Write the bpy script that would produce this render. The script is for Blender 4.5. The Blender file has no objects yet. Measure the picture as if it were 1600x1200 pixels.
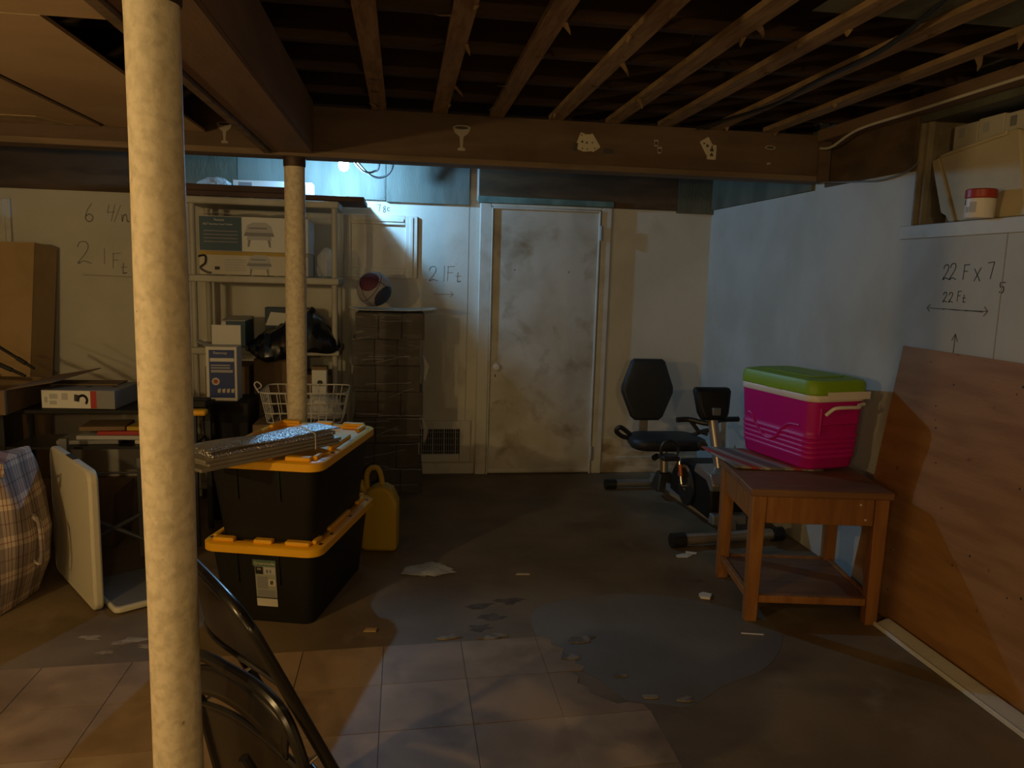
import bpy, bmesh, math, random
from mathutils import Vector, Matrix
random.seed(7)
S = bpy.context.scene
COL = S.collection
PI = math.pi

# ------------------------------------------------------------------ camera
F, CAMH = 1200.0, 1.49                     # focal length in pixels of a 1600 x 1200 frame, eye height
VX, VY, SLOPE = 630.0, 423.0, 0.029        # vanishing point of the depth direction, slope of the horizon
cy = Vector(((VX-800)/F, (VY-600)/F, 1)).normalized()
cp = Vector(((VX+200)/F, (VY+1000*SLOPE-600)/F, 1))
cz = cy.cross(cp).normalized()
if cz.y > 0: cz = -cz
cx = cy.cross(cz).normalized()
if cx.x < 0: cx = -cx
RW = Matrix((cx, cy, cz))                  # camera (x right, y down, z forward) -> world
cam = bpy.data.cameras.new('camera'); cam.sensor_width = 36; cam.lens = 27; cam.clip_start = 0.02
camo = bpy.data.objects.new('camera', cam); COL.objects.link(camo)
right, down, fwd = RW.col[0], RW.col[1], RW.col[2]
M4 = Matrix((right, -down, -fwd)).transposed().to_4x4(); M4.translation = (0, 0, CAMH)
camo.matrix_world = M4
S.camera = camo

# ------------------------------------------------------------------ world, exposure
w = bpy.data.worlds.new('world'); S.world = w; w.use_nodes = True
w.node_tree.nodes['Background'].inputs[0].default_value = (0.02, 0.018, 0.015, 1)
w.node_tree.nodes['Background'].inputs[1].default_value = 0.4
S.view_settings.view_transform = 'Standard'; S.view_settings.look = 'None'
S.view_settings.gamma = 1; S.view_settings.exposure = 0.0; S.view_settings.use_curve_mapping = False
WARM = (1.0, 0.70, 0.30); COLD = (0.25, 0.60, 1.0)
LAMPS = [((-2.15, 0.75, 1.75), 56.0, 'bare warm bulb hanging low to the left of the near column'),
         ((0.15, -1.9, 1.98), 46.0, 'bare warm bulb under the ceiling strips behind the view'),
         ((-2.7, -3.2, 1.85), 55.0, 'bare warm bulb far behind the view on the left')]
LED_POS = (-0.385, 5.2, 2.155); LED_W = 45.0

# ------------------------------------------------------------------ helpers
class G:
    def __init__(s): s.bm = bmesh.new()
    def face(s, vs, mi=0):
        try:
            f = s.bm.faces.new(vs); f.material_index = mi; return f
        except ValueError: return None
    def box(s, x0, y0, z0, x1, y1, z1, mi=0):
        v = [s.bm.verts.new((x, y, z)) for z in (z0, z1) for y in (y0, y1) for x in (x0, x1)]
        for q in ((0,2,3,1),(4,5,7,6),(0,1,5,4),(2,6,7,3),(0,4,6,2),(1,3,7,5)): s.face([v[i] for i in q], mi)
        return s
    def hexa(s, b, t, mi=0):               # bottom and top loops of points, same length
        vb = [s.bm.verts.new(p) for p in b]; vt = [s.bm.verts.new(p) for p in t]; n = len(vb)
        s.face(vb[::-1], mi); s.face(vt, mi)
        for i in range(n): s.face([vb[i], vb[(i+1) % n], vt[(i+1) % n], vt[i]], mi)
        return s
    def loft(s, loops, cap=True, closed=True, mi=0):
        L = [[s.bm.verts.new(p) for p in lp] for lp in loops]; n = len(L[0])
        for a, b in zip(L, L[1:]):
            for i in range(n if closed else n-1): s.face([a[i], a[(i+1) % n], b[(i+1) % n], b[i]], mi)
        if cap: s.face(L[0][::-1], mi); s.face(L[-1], mi)
        return s
    def prism(s, pts, fn, w0, w1, mi=0):   # 2-D outline, fn(u,v,w)->xyz
        return s.hexa([fn(u, v, w0) for u, v in pts], [fn(u, v, w1) for u, v in pts], mi)
    def cyl(s, p0, p1, r0, r1=None, n=14, mi=0):
        r1 = r0 if r1 is None else r1
        p0, p1 = Vector(p0), Vector(p1); d = (p1-p0).normalized()
        a = d.orthogonal().normalized(); b = d.cross(a)
        mk = lambda p, r: [p + (a*math.cos(2*PI*i/n) + b*math.sin(2*PI*i/n))*r for i in range(n)]
        return s.loft([mk(p0, r0), mk(p1, r1)], mi=mi)
    def tube(s, pts, r, n=8, closed=False, mi=0, flat=1.0):
        P = [Vector(p) for p in pts]; N = len(P); loops = []; a = None
        for i in range(N):
            if closed: t = (P[(i+1) % N]-P[i-1]).normalized()
            else: t = (P[min(i+1, N-1)]-P[max(i-1, 0)]).normalized()
            a = (t.orthogonal() if a is None else a - t*a.dot(t)).normalized(); b = t.cross(a)
            rr = r[i] if isinstance(r, (list, tuple)) else r
            loops.append([P[i] + (a*math.cos(2*PI*k/n) + b*math.sin(2*PI*k/n)*flat)*rr for k in range(n)])
        if closed: loops.append(loops[0]); 
        return s.loft(loops, cap=not closed, mi=mi)
    def lathe(s, c, prof, n=20, mi=0):     # prof list of (r, z)
        c = Vector(c)
        return s.loft([[c + Vector((r*math.cos(2*PI*k/n), r*math.sin(2*PI*k/n), z)) for k in range(n)] for r, z in prof], mi=mi)
    def sheet(s, fn, nu, nv, mi=0):        # open grid, fn(u,v)
        V = [[s.bm.verts.new(fn(i/nu, j/nv)) for j in range(nv+1)] for i in range(nu+1)]
        for i in range(nu):
            for j in range(nv): s.face([V[i][j], V[i+1][j], V[i+1][j+1], V[i][j+1]], mi)
        return s
    def rot(s, m):
        s.bm.transform(m); return s

def smooth_path(P, k=6, closed=False):
    P = [Vector(p) for p in P]; n = len(P); out = []
    rng = n if closed else n-1
    for i in range(rng):
        if closed: a, b, c, d = P[i-1], P[i], P[(i+1) % n], P[(i+2) % n]
        else: a, b, c, d = P[max(i-1, 0)], P[i], P[i+1], P[min(i+2, n-1)]
        for j in range(k):
            t = j/k
            out.append(0.5*((2*b) + (c-a)*t + (2*a-5*b+4*c-d)*t*t + (3*b-a-3*c+d)*t**3))
    if not closed: out.append(P[-1])
    return out
def rrect(x0, y0, x1, y1, r, n=5):         # rounded rectangle outline
    o = []
    for cx_, cy_, a0 in ((x1-r, y0+r, -90), (x1-r, y1-r, 0), (x0+r, y1-r, 90), (x0+r, y0+r, 180)):
        for k in range(n+1):
            a = math.radians(a0 + 90*k/n); o.append((cx_+r*math.cos(a), cy_+r*math.sin(a)))
    return o

WM = {}
KIDS = {}
def kid(p, i=-1): return KIDS[p.name][i]          # parts in the order they were built
def obj(name, g, mat, parent=None, bevel=0, local=False, sharp=35, solid=0, sub=0, seg=2):
    bm = g.bm
    if solid:
        pass
    bmesh.ops.remove_doubles(bm, verts=bm.verts, dist=1e-6)
    bmesh.ops.recalc_face_normals(bm, faces=bm.faces)
    W = WM.get(parent.name, Matrix()) if parent else Matrix()
    if parent and not local: bm.transform(W.inverted())
    ca = math.radians(sharp)
    for f in bm.faces: f.smooth = True
    for e in bm.edges:
        e.smooth = len(e.link_faces) != 2 or e.calc_face_angle(0) < ca
    me = bpy.data.meshes.new(name); bm.to_mesh(me); bm.free()
    for m in (mat if isinstance(mat, (list, tuple)) else [mat]): me.materials.append(m)
    o = bpy.data.objects.new(name, me); COL.objects.link(o)
    if parent:
        o.parent = parent; KIDS.setdefault(parent.name, []).append(o)
    WM[o.name] = W
    if solid:
        md = o.modifiers.new('solid', 'SOLIDIFY'); md.thickness = solid; md.offset = 0
    if bevel:
        md = o.modifiers.new('bevel', 'BEVEL'); md.width = bevel; md.segments = seg; md.limit_method = 'ANGLE'; md.angle_limit = math.radians(40)
    if sub:
        md = o.modifiers.new('sub', 'SUBSURF'); md.levels = sub; md.render_levels = sub
    return o
def tag(o, label, cat, group=None):
    o['label'] = label; o['category'] = cat
    if group: o['group'] = group
    return o
def thing(name, label, cat, loc=(0, 0, 0), rotz=0, group=None):
    o = bpy.data.objects.new(name, None); COL.objects.link(o)
    o.location = loc; o.rotation_euler = (0, 0, rotz); o.empty_display_size = 0.1
    WM[o.name] = Matrix.Translation(loc) @ Matrix.Rotation(rotz, 4, 'Z')
    return tag(o, label, cat, group)
def struct(o): o['kind'] = 'structure'; return o
def inst(src, name, parent, loc, rotz=0):   # copy of a part that shares its mesh
    o = src.copy(); COL.objects.link(o); o.name = name; o.parent = parent; o.location = loc; o.rotation_euler = (0, 0, rotz)
    return o

# ------------------------------------------------------------------ materials
def M(name, col, rough=0.6, metal=0.0, col2=None, scale=8, stretch=(1, 1, 1), bump=0.0, bscale=40, spec=0.5,
      lo=0.4, hi=0.62, col3=None, s3=3, lo3=0.58, hi3=0.7, detail=5, emit=None, alpha=1, trans=0, dist=0.3):
    m = bpy.data.materials.new(name); m.use_nodes = True
    nt = m.node_tree; b = nt.nodes['Principled BSDF']; L = nt.links.new
    b.inputs['Base Color'].default_value = (*col, 1); b.inputs['Roughness'].default_value = rough
    b.inputs['Metallic'].default_value = metal; b.inputs['Specular IOR Level'].default_value = spec
    b.inputs['Alpha'].default_value = alpha; b.inputs['Transmission Weight'].default_value = trans
    if emit: b.inputs['Emission Color'].default_value = (*emit[0], 1); b.inputs['Emission Strength'].default_value = emit[1]
    tc = nt.nodes.new('ShaderNodeTexCoord')
    def noise(sc, st=(1, 1, 1), off=0):
        mp = nt.nodes.new('ShaderNodeMapping'); mp.inputs['Scale'].default_value = st; mp.inputs['Location'].default_value = (off, off*1.7, off*.3)
        n = nt.nodes.new('ShaderNodeTexNoise'); n.inputs['Scale'].default_value = sc; n.inputs['Detail'].default_value = detail; n.inputs['Distortion'].default_value = dist
        L(tc.outputs['Object'], mp.inputs[0]); L(mp.outputs[0], n.inputs['Vector']); return n
    def ramp(n, a, c):
        r = nt.nodes.new('ShaderNodeMapRange'); r.inputs['From Min'].default_value = a; r.inputs['From Max'].default_value = c
        L(n.outputs['Fac'], r.inputs['Value']); return r
    out = None
    if col2:
        mx = nt.nodes.new('ShaderNodeMix'); mx.data_type = 'RGBA'
        mx.inputs['A'].default_value = (*col, 1); mx.inputs['B'].default_value = (*col2, 1)
        L(ramp(noise(scale, stretch), lo, hi).outputs[0], mx.inputs['Factor']); out = mx.outputs['Result']
        if col3:
            m3 = nt.nodes.new('ShaderNodeMix'); m3.data_type = 'RGBA'; m3.inputs['B'].default_value = (*col3, 1)
            L(out, m3.inputs['A']); L(ramp(noise(s3, (1, 1, 1), 5.3), lo3, hi3).outputs[0], m3.inputs['Factor']); out = m3.outputs['Result']
        L(out, b.inputs['Base Color'])
    if bump:
        bp = nt.nodes.new('ShaderNodeBump'); bp.inputs['Strength'].default_value = bump; bp.inputs['Distance'].default_value = 0.01
        L(noise(bscale, stretch, 2.1).outputs['Fac'], bp.inputs['Height']); L(bp.outputs[0], b.inputs['Normal'])
    return m

m_wall = M('white_wall_paint', (.66, .63, .56), .75, col2=(.58, .55, .47), scale=1.6, bump=.12, bscale=60, col3=(.45, .40, .30), s3=1.3, lo3=.62, hi3=.85)
m_wallR = M('white_wall_paint_blotchy', (.54, .53, .49), .75, col2=(.46, .44, .39), scale=2.1, bump=.15, bscale=50, col3=(.42, .36, .26), s3=1.7, lo3=.63, hi3=.85)
m_stain = M('stained_lower_wall', (.60, .55, .45), .8, col2=(.30, .22, .12), scale=5, stretch=(1, 1, 2.2), lo=.42, hi=.66, bump=.3, bscale=40)
m_trimw = M('old_white_trim', (.62, .60, .54), .55, col2=(.50, .46, .38), scale=6, lo=.5, hi=.75, bump=.06)
m_door = M('dirty_white_door', (.60, .57, .50), .6, col2=(.44, .39, .30), scale=3.2, lo=.42, hi=.72, bump=.06, col3=(.26, .19, .11), s3=4.5, lo3=.54, hi3=.78)
m_green = M('green_grey_concrete', (.13, .135, .095), .85, col2=(.085, .085, .06), scale=5, stretch=(1, 1, .35), bump=.3, bscale=60)
m_pale = M('pale_green_board', (.17, .185, .16), .8, col2=(.125, .135, .115), scale=4, stretch=(2.5, 1, .4), bump=.15, bscale=50)
m_brownband = M('brown_sill_boards', (.12, .072, .035), .85, col2=(.075, .045, .022), scale=5, stretch=(.5, 1, 2), bump=.2)
m_teal = M('teal_painted_trim', (.16, .28, .26), .7, col2=(.10, .17, .16), scale=8)
m_floor = M('olive_brown_concrete_floor', (.215, .158, .092), .62, col2=(.145, .104, .060), scale=2.3, bump=.12, bscale=30, col3=(.30, .24, .165), s3=3.8, lo3=.6, hi3=.85, spec=.35)
m_patch = M('blue_grey_floor_tone', (.185, .17, .145), .5, col2=(.15, .128, .095), scale=2.5, bump=.12, bscale=35, lo=.4, hi=.7, spec=.35)
m_tile = [M('beige_vinyl_tile_%s' % t, c, .55, col2=c2, scale=3.1, bump=.06, bscale=30, col3=(.15, .10, .055), s3=4.2, lo3=.50, hi3=.80, spec=.35)
          for t, c, c2 in (('warm', (.40, .285, .175), (.28, .195, .115)), ('pale', (.43, .315, .20), (.31, .22, .135)), ('dull', (.36, .25, .15), (.25, .17, .10)))]
m_peel = M('scraped_adhesive', (.30, .25, .18), .8, col2=(.16, .13, .09), scale=18, lo=.45, hi=.55, bump=.6)
m_joist = M('dark_old_joist_wood', (.058, .030, .015), .9, col2=(.034, .017, .009), scale=5, stretch=(.3, 3, 3), bump=.2)
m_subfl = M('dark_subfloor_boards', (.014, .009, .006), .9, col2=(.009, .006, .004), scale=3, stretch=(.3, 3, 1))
m_strap = M('rough_furring_wood', (.34, .22, .11), .8, col2=(.22, .135, .06), scale=9, stretch=(6, .7, 1), bump=.25, bscale=30, col3=(.09, .05, .025), s3=14, lo3=.66, hi3=.74)
m_girder = M('brown_boxed_girder_paint', (.22, .135, .085), .8, col2=(.17, .10, .06), scale=4, stretch=(2, .4, 2), bump=.1)
m_beam = M('brown_crossbeam_paint', (.135, .085, .052), .8, col2=(.10, .06, .036), scale=5, stretch=(.4, 2, 2), bump=.15)
m_beamtrim = M('lighter_brown_trim', (.20, .135, .085), .75, col2=(.13, .085, .05), scale=6, stretch=(.3, 2, 2))
m_drywall = M('tan_ceiling_board', (.56, .40, .24), .9, col2=(.48, .33, .19), scale=2.5, bump=.06)
m_drytorn = M('torn_paper_face', (.50, .38, .24), .9, col2=(.40, .29, .17), scale=12)
m_col = M('cream_column_paint', (.74, .64, .48), .62, col2=(.58, .49, .35), scale=48, lo=.42, hi=.68, bump=.18, bscale=55, col3=(.24, .15, .09), s3=26, lo3=.70, hi3=.74)
m_steel = M('rusty_dark_steel', (.10, .06, .045), .6, metal=.5, col2=(.06, .035, .025), scale=20)
m_blackpl = M('black_tote_plastic', (.011, .010, .008), .55, spec=.3, bump=.08, bscale=200)
m_yellow = M('yellow_tote_plastic', (.92, .47, .01), .42)
m_jug = M('dull_yellow_plastic', (.52, .33, .02), .45)
m_black = M('black_paint', (.018, .017, .016), .45)
m_blackgl = M('black_gloss_metal', (.013, .011, .009), .27, spec=.6)
m_leather = M('black_vinyl', (.020, .020, .021), .55, bump=.12, bscale=150)
m_bag = M('black_trash_bag_film', (.010, .011, .016), .22, spec=.7)
m_white = M('white_plastic', (.68, .66, .60), .5, bump=.05, bscale=200)
m_table = M('cream_folding_table_plastic', (.60, .56, .44), .55, bump=.1, bscale=160)
m_shelf = M('taupe_shelf_plastic', (.46, .44, .38), .5, col2=(.40, .38, .32), scale=6, bump=.05)
m_card = M('tan_cardboard', (.46, .31, .15), .85, col2=(.41, .27, .125), scale=4, bump=.04)
m_carddk = M('brown_cardboard', (.22, .145, .08), .85, col2=(.18, .115, .06), scale=5, bump=.05)
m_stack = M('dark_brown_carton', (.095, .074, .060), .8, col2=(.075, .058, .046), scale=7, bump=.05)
m_film = M('clear_stretch_film', (.22, .21, .20), .2, alpha=.12, spec=.8, bump=1.0, bscale=7, stretch=(1, 1, 2.5))
m_clear = M('clear_plastic_bag_film', (.85, .85, .85), .2, alpha=.35, spec=.8, bump=.8, bscale=25)
m_paper = M('white_paper', (.72, .71, .67), .8)
m_plank = M('dark_plank_wood', (.095, .05, .038), .7, col2=(.06, .03, .024), scale=6, stretch=(.4, 3, 2), bump=.2)
m_pink = M('magenta_cooler_plastic', (.55, .006, .235), .42)
m_lime = M('lime_cooler_lid', (.24, .42, .008), .45)
m_cwhite = M('cooler_white_plastic', (.78, .72, .68), .45)
m_oak = M('orange_oak_wood', (.36, .155, .045), .5, col2=(.27, .11, .03), scale=7, stretch=(4, 4, .5), bump=.08, spec=.4)
m_oaktop = M('worn_oak_top', (.25, .12, .055), .55, col2=(.19, .09, .045), scale=4, stretch=(.5, 4, 4), bump=.08, spec=.4)
m_ply = M('orange_plywood', (.37, .185, .068), .6, col2=(.29, .135, .045), scale=4.5, stretch=(1, .5, 3.2), bump=.08, col3=(.18, .07, .022), s3=17, lo3=.69, hi3=.76, spec=.4)
m_plyedge = M('plywood_edge', (.42, .27, .14), .8, col2=(.27, .15, .07), scale=30, stretch=(8, 1, .2))
m_grey = M('grey_painted_metal', (.20, .20, .20), .45, metal=.3)
m_silver = M('champagne_silver_plastic', (.40, .35, .30), .3, metal=.6)
m_chrome = M('chrome', (.75, .74, .72), .18, metal=1)
m_foil = M('silver_bubble_foil', (.74, .74, .75), .28, metal=1, bump=1.0, bscale=120, detail=1)
m_foiledge = M('foil_fold_edges', (.30, .27, .22), .5, metal=.4)
m_red = M('red_plastic', (.40, .035, .02), .4)
m_orange = M('orange_reflector', (.60, .12, .03), .3)
m_ink = M('dark_marker_ink', (.05, .05, .055), .8)
m_pencil = M('grey_pencil', (.34, .32, .28), .8)
m_navy = M('navy_print', (.03, .055, .11), .6)
m_blue = M('blue_print', (.02, .045, .22), .55)
m_slate = M('slate_blue_print', (.05, .10, .15), .6)
m_cream = M('cream_paper', (.62, .57, .47), .8)
m_print = M('grey_print', (.25, .25, .26), .7)
m_printl = M('light_grey_print', (.46, .46, .46), .7)
m_ochre = M('ochre_tape', (.45, .30, .05), .6)
m_greenl = M('green_label_print', (.10, .17, .11), .6)
m_sage = M('sage_label_print', (.33, .35, .27), .7)
m_foam = M('cream_foam_board', (.62, .53, .36), .8, col2=(.56, .47, .31), scale=5)
m_dark = M('dark_recess', (.03, .025, .02), .9)
m_maroon = M('maroon_ball_panel', (.12, .025, .05), .55, bump=.3, bscale=300)
m_ballw = M('grey_white_ball_panel', (.36, .33, .35), .55, bump=.3, bscale=300)
m_balln = M('navy_ball_panel', (.03, .035, .07), .55, bump=.3, bscale=300)
m_niche = M('grimy_niche_plaster', (.30, .25, .17), .85, col2=(.16, .12, .08), scale=7, lo=.4, hi=.7, bump=.3)
m_bulbw = M('glowing_warm_bulb', (1, .8, .5), .4, emit=(WARM, 25))
m_bulbc = M('glowing_cold_bulb', (1, 1, 1), .4, emit=((.62, .86, 1.0), 60))

def stripes_material(name, axis_exprs, rough=.8):
    """woven checks: for each axis a (scale, stops) list of constant colour bands that are multiplied"""
    m = bpy.data.materials.new(name); m.use_nodes = True; nt = m.node_tree; L = nt.links.new
    b = nt.nodes['Principled BSDF']; b.inputs['Roughness'].default_value = rough
    tc = nt.nodes.new('ShaderNodeTexCoord'); out = None
    for vec, sc, stops in axis_exprs:
        d = nt.nodes.new('ShaderNodeVectorMath'); d.operation = 'DOT_PRODUCT'; d.inputs[1].default_value = vec
        L(tc.outputs['Object'], d.inputs[0])
        mu = nt.nodes.new('ShaderNodeMath'); mu.operation = 'MULTIPLY'; mu.inputs[1].default_value = sc; L(d.outputs['Value'], mu.inputs[0])
        fr = nt.nodes.new('ShaderNodeMath'); fr.operation = 'FRACT'; L(mu.outputs[0], fr.inputs[0])
        cr = nt.nodes.new('ShaderNodeValToRGB'); cr.color_ramp.interpolation = 'CONSTANT'
        el = cr.color_ramp.elements
        el[0].position = 0; el[0].color = (*stops[0][1], 1); el[1].position = stops[1][0]; el[1].color = (*stops[1][1], 1)
        for p, c in stops[2:]: e = el.new(p); e.color = (*c, 1)
        L(fr.outputs[0], cr.inputs[0])
        if out is None: out = cr.outputs[0]
        else:
            mx = nt.nodes.new('ShaderNodeMix'); mx.data_type = 'RGBA'; mx.blend_type = 'MULTIPLY'; mx.inputs['Factor'].default_value = 1
            L(out, mx.inputs['A']); L(cr.outputs[0], mx.inputs['B']); out = mx.outputs['Result']
    L(out, b.inputs['Base Color'])
    return m
w1 = (.95, .92, .88); gy = (.58, .53, .53); dk = (.20, .14, .14); rd = (.60, .33, .30)
m_plaid = stripes_material('mauve_checked_woven_plastic', [
    ((1, 1, 0), 7.5, [(0, w1), (.10, rd), (.14, w1), (.24, rd), (.28, w1), (.40, gy), (.52, dk), (.57, gy), (.72, dk), (.77, gy)]),
    ((0, 0, 1), 6.5, [(0, (.66, .59, .52)), (.12, (.48, .31, .28)), (.16, (.66, .59, .52)), (.30, (.40, .35, .335)), (.62, (.28, .23, .22)), (.66, (.40, .35, .335))])])
m_towel = stripes_material('striped_towel', [((0.97, .24, 0), 5.2, [(0, (.16, .15, .15)), (.2, (.34, .30, .26)), (.42, (.42, .06, .05)), (.62, (.30, .26, .24)), (.75, (.52, .48, .42)), (.86, (.22, .17, .14))])])

# ------------------------------------------------------------------ text and handwriting
def text(s, size, mat, parent, o, ux, uz, name='lettering', off=0.001, align='LEFT'):
    """flat lettering: o origin (world), ux reading direction, uz up"""
    c = bpy.data.curves.new(name, 'FONT'); c.body = s; c.size = size; c.align_x = align; c.extrude = 0.0003
    t = bpy.data.objects.new(name, c); COL.objects.link(t)
    dg = bpy.context.evaluated_depsgraph_get()
    me = bpy.data.meshes.new_from_object(t.evaluated_get(dg)); bpy.data.objects.remove(t)
    ux, uz = Vector(ux).normalized(), Vector(uz).normalized(); n = ux.cross(uz)
    m = Matrix((ux, uz, n)).transposed().to_4x4(); m.translation = Vector(o) + n*off
    me.transform(WM.get(parent.name, Matrix()).inverted() @ m)
    me.materials.clear(); me.materials.append(mat)
    ob = bpy.data.objects.new(name, me); COL.objects.link(ob); ob.parent = parent; WM[ob.name] = WM.get(parent.name, Matrix())
    return ob
GL = {'2': [[(0, .75), (.12, .98), (.40, 1), (.48, .75), (.3, .4), (.02, .05), (.05, -.02), (.25, .1), (.6, 0)]],
      '1': [[(.2, 1), (.17, 0)]], 'F': [[(.05, 1), (.0, 0)], [(0, .98), (.5, 1.02)], [(.02, .55), (.36, .57)]],
      't': [[(.2, .75), (.14, .08), (.24, -.02), (.42, .05)], [(0, .42), (.42, .46)]],
      'X': [[(0, .7), (.5, 0)], [(.5, .75), (.05, 0)]], '7': [[(0, .95), (.5, 1), (.3, 0)]],
      '5': [[(.5, .6), (.12, .6), (.1, .32), (.35, .34), (.42, .12), (.3, -.05), (.05, 0)]],
      '6': [[(.35, 1), (.1, .6), (0, .2), (.15, 0), (.35, .1), (.38, .3), (.2, .42), (.03, .3)]],
      '4': [[(.1, .95), (0, .5), (.4, .55)], [(.45, 1), (.2, 0)]], '/': [[(.4, 1), (0, 0)]],
      'n': [[(0, .4), (.02, 0), (.1, .35), (.25, .4), (.3, .05), (.4, 0)]],
      '8': [[(.3, .9), (.1, .8), (.1, .6), (.35, .4), (.3, .1), (.1, .1), (.1, .35), (.3, .6), (.32, .85)]],
      'c': [[(.35, .45), (.1, .45), (.02, .2), (.12, 0), (.35, .05)]],
      '>': [[(-2.0, .45), (.4, .5)], [(.05, .85), (.42, .5), (.05, .12)]],
      '<': [[(.4, .85), (0, .5), (.38, .2)]], '^': [[(.2, 0), (.22, 1)], [(.0, .65), (.22, 1), (.42, .62)]],
      '-': [[(0, .5), (2.2, .46)]]}
def scrawl(chars, fn, mat, parent, wd=.004, name='handwriting'):
    """chars: (glyph, u, v, size); fn(u,v,d)->world; joined ribbons of one piece of writing"""
    g = G()
    for ch, u0, v0, sz in chars:
        for st in GL[ch]:
            P = [Vector((u0+a*sz, v0+b*sz, 0)) for a, b in st]
            if len(P) > 2 and ch not in 'FX><^47': P = smooth_path(P, 4)
            for a, b in zip(P, P[1:]):
                d = (b-a)
                if d.length < 1e-6: continue
                d.normalize(); nn = Vector((-d.y, d.x, 0))*wd/2; e = d*wd*.3
                q = [a-nn-e, b-nn+e, b+nn+e, a+nn-e]
                g.hexa([fn(p.x, p.y, .0004) for p in q], [fn(p.x, p.y, .0012) for p in q])
    return obj(name, g, mat, parent)

YW, XR = 5.6, 2.28
farw = lambda u, v, d: (u, YW-d, v)
rgtw = lambda u, v, d: (XR-d, u*-1, v)     # u runs towards the viewer
# ================================================================== SETTING
# ---- floor
floor = struct(obj('floor', G().box(-5.8, -4.0, -.12, 2.6, 5.8, 0), m_floor))
TS = .31
tile_w, first = .3085, {}
for i in range(-9, 3):
    for j in range(0, 9):
        x0 = .245 + i*TS
        if x0 < -2.6: continue
        y1 = 2.955 - j*.292
        if i == 2 or (i == 1 and j > 0): continue
        sh = lambda x, y: y + .05*(x-.5)
        if i == 1 and j == 0:              # broken corner tile
            out = [(x0, y1-.29), (x0+.135, y1-.29), (x0+.15, y1-.262), (x0+.118, y1-.235), (x0+.13, y1-.20), (x0+.085, y1-.155), (x0+.098, y1-.115), (x0+.055, y1-.075), (x0+.06, y1-.035), (x0+.025, y1-.005), (x0, y1-.003)]
        else:
            e = .0016
            out = [(x0+e, y1-.2905), (x0+TS-e, y1-.2905), (x0+TS-e, y1-e), (x0+e, y1-e)]
        g = G().prism([(a, sh(a, b)) for a, b in out], lambda u, v, w_: (u, v, w_), -.01, .003+.0008*random.random())
        obj('tile', g, random.choice(m_tile), floor)
# last column along the broken edge: a torn tile, then whole ones
for j in range(1, 9):
    x0 = .245 + 2*TS; y1 = 2.955 - j*.292; sh = lambda x, y: y + .05*(x-.5)
    if j == 1:
        out = [(x0, y1-.2905), (x0+.305, y1-.2905), (x0+.295, y1-.255), (x0+.25, y1-.235), (x0+.205, y1-.24), (x0+.17, y1-.205), (x0+.125, y1-.16), (x0+.13, y1-.12), (x0+.095, y1-.085), (x0+.11, y1-.045), (x0+.085, y1-.002), (x0, y1-.002)]
    else: out = [(x0-.005, y1-.2905), (x0+TS-.002, y1-.2905), (x0+TS-.002, y1-.002), (x0-.005, y1-.002)]
    g = G().prism([(a-TS, sh(a-TS, b)) for a, b in out], lambda u, v, w_: (u, v, w_), -.01, .003)
    obj('tile', g, random.choice(m_tile), floor)
pp = [(.60, 3.22), (.78, 3.32), (1.02, 3.36), (1.30, 3.30), (1.56, 3.10), (1.62, 2.92), (1.50, 2.72), (1.36, 2.60), (1.20, 2.53), (1.02, 2.40), (.92, 2.42), (.80, 2.46), (.74, 2.60), (.66, 2.72), (.64, 2.86), (.56, 3.0)]
obj('floor_patch', G().prism([(p.x, p.y) for p in smooth_path([(a, b, 0) for a, b in pp], 3, True)], lambda u, v, w_: (u, v, w_), -.01, .0012), m_patch, floor)  # thin irregular patch, greyer in colour than the floor around it
for k, (x, y, r) in enumerate(((.74, 2.92, .055), (.66, 2.78, .04), (.88, 2.47, .03), (1.0, 2.44, .035), (.38, 2.975, .05), (.20, 2.98, .04), (.82, 2.62, .022))):
    out = []
    for a in range(11):
        q = 2*PI*a/11; rr = r*random.uniform(.45, 1.15); out.append((x+rr*math.cos(q)*1.3, y+rr*math.sin(q)*.55))
    obj('adhesive_scrap', G().prism(out, lambda u, v, w_: (u, v, w_), -.005, .006), m_peel if k else m_peel, floor)

m_scuff = M('pale_plaster_scuff', (.36, .31, .24), .85, col2=(.24, .19, .125), scale=25, lo=.4, hi=.6); m_tar = M('dark_tar_stain', (.07, .045, .025), .7, col2=(.13, .09, .05), scale=18)
rnd = random.Random(11)
for x, y, r_, m in ((-1.06, 3.06, .05, m_scuff), (-1.22, 3.10, .035, m_scuff), (-.98, 3.01, .03, m_scuff), (-1.13, 2.97, .022, m_scuff), (-.93, 3.15, .025, m_scuff), (.36, 3.28, .06, m_tar), (.40, 3.16, .045, m_tar), (.33, 3.06, .05, m_tar), (.50, 3.32, .05, m_tar), (1.46, 3.48, .035, m_tar)):
    out = [(x+r_*rnd.uniform(.35, 1.2)*1.5*math.cos(2*PI*a/13), y+r_*rnd.uniform(.35, 1.2)*.7*math.sin(2*PI*a/13)) for a in range(13)]
    obj('floor_stain', G().prism(out, lambda u, v, w_: (u, v, w_), -.004, .0012), m, floor)

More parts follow.
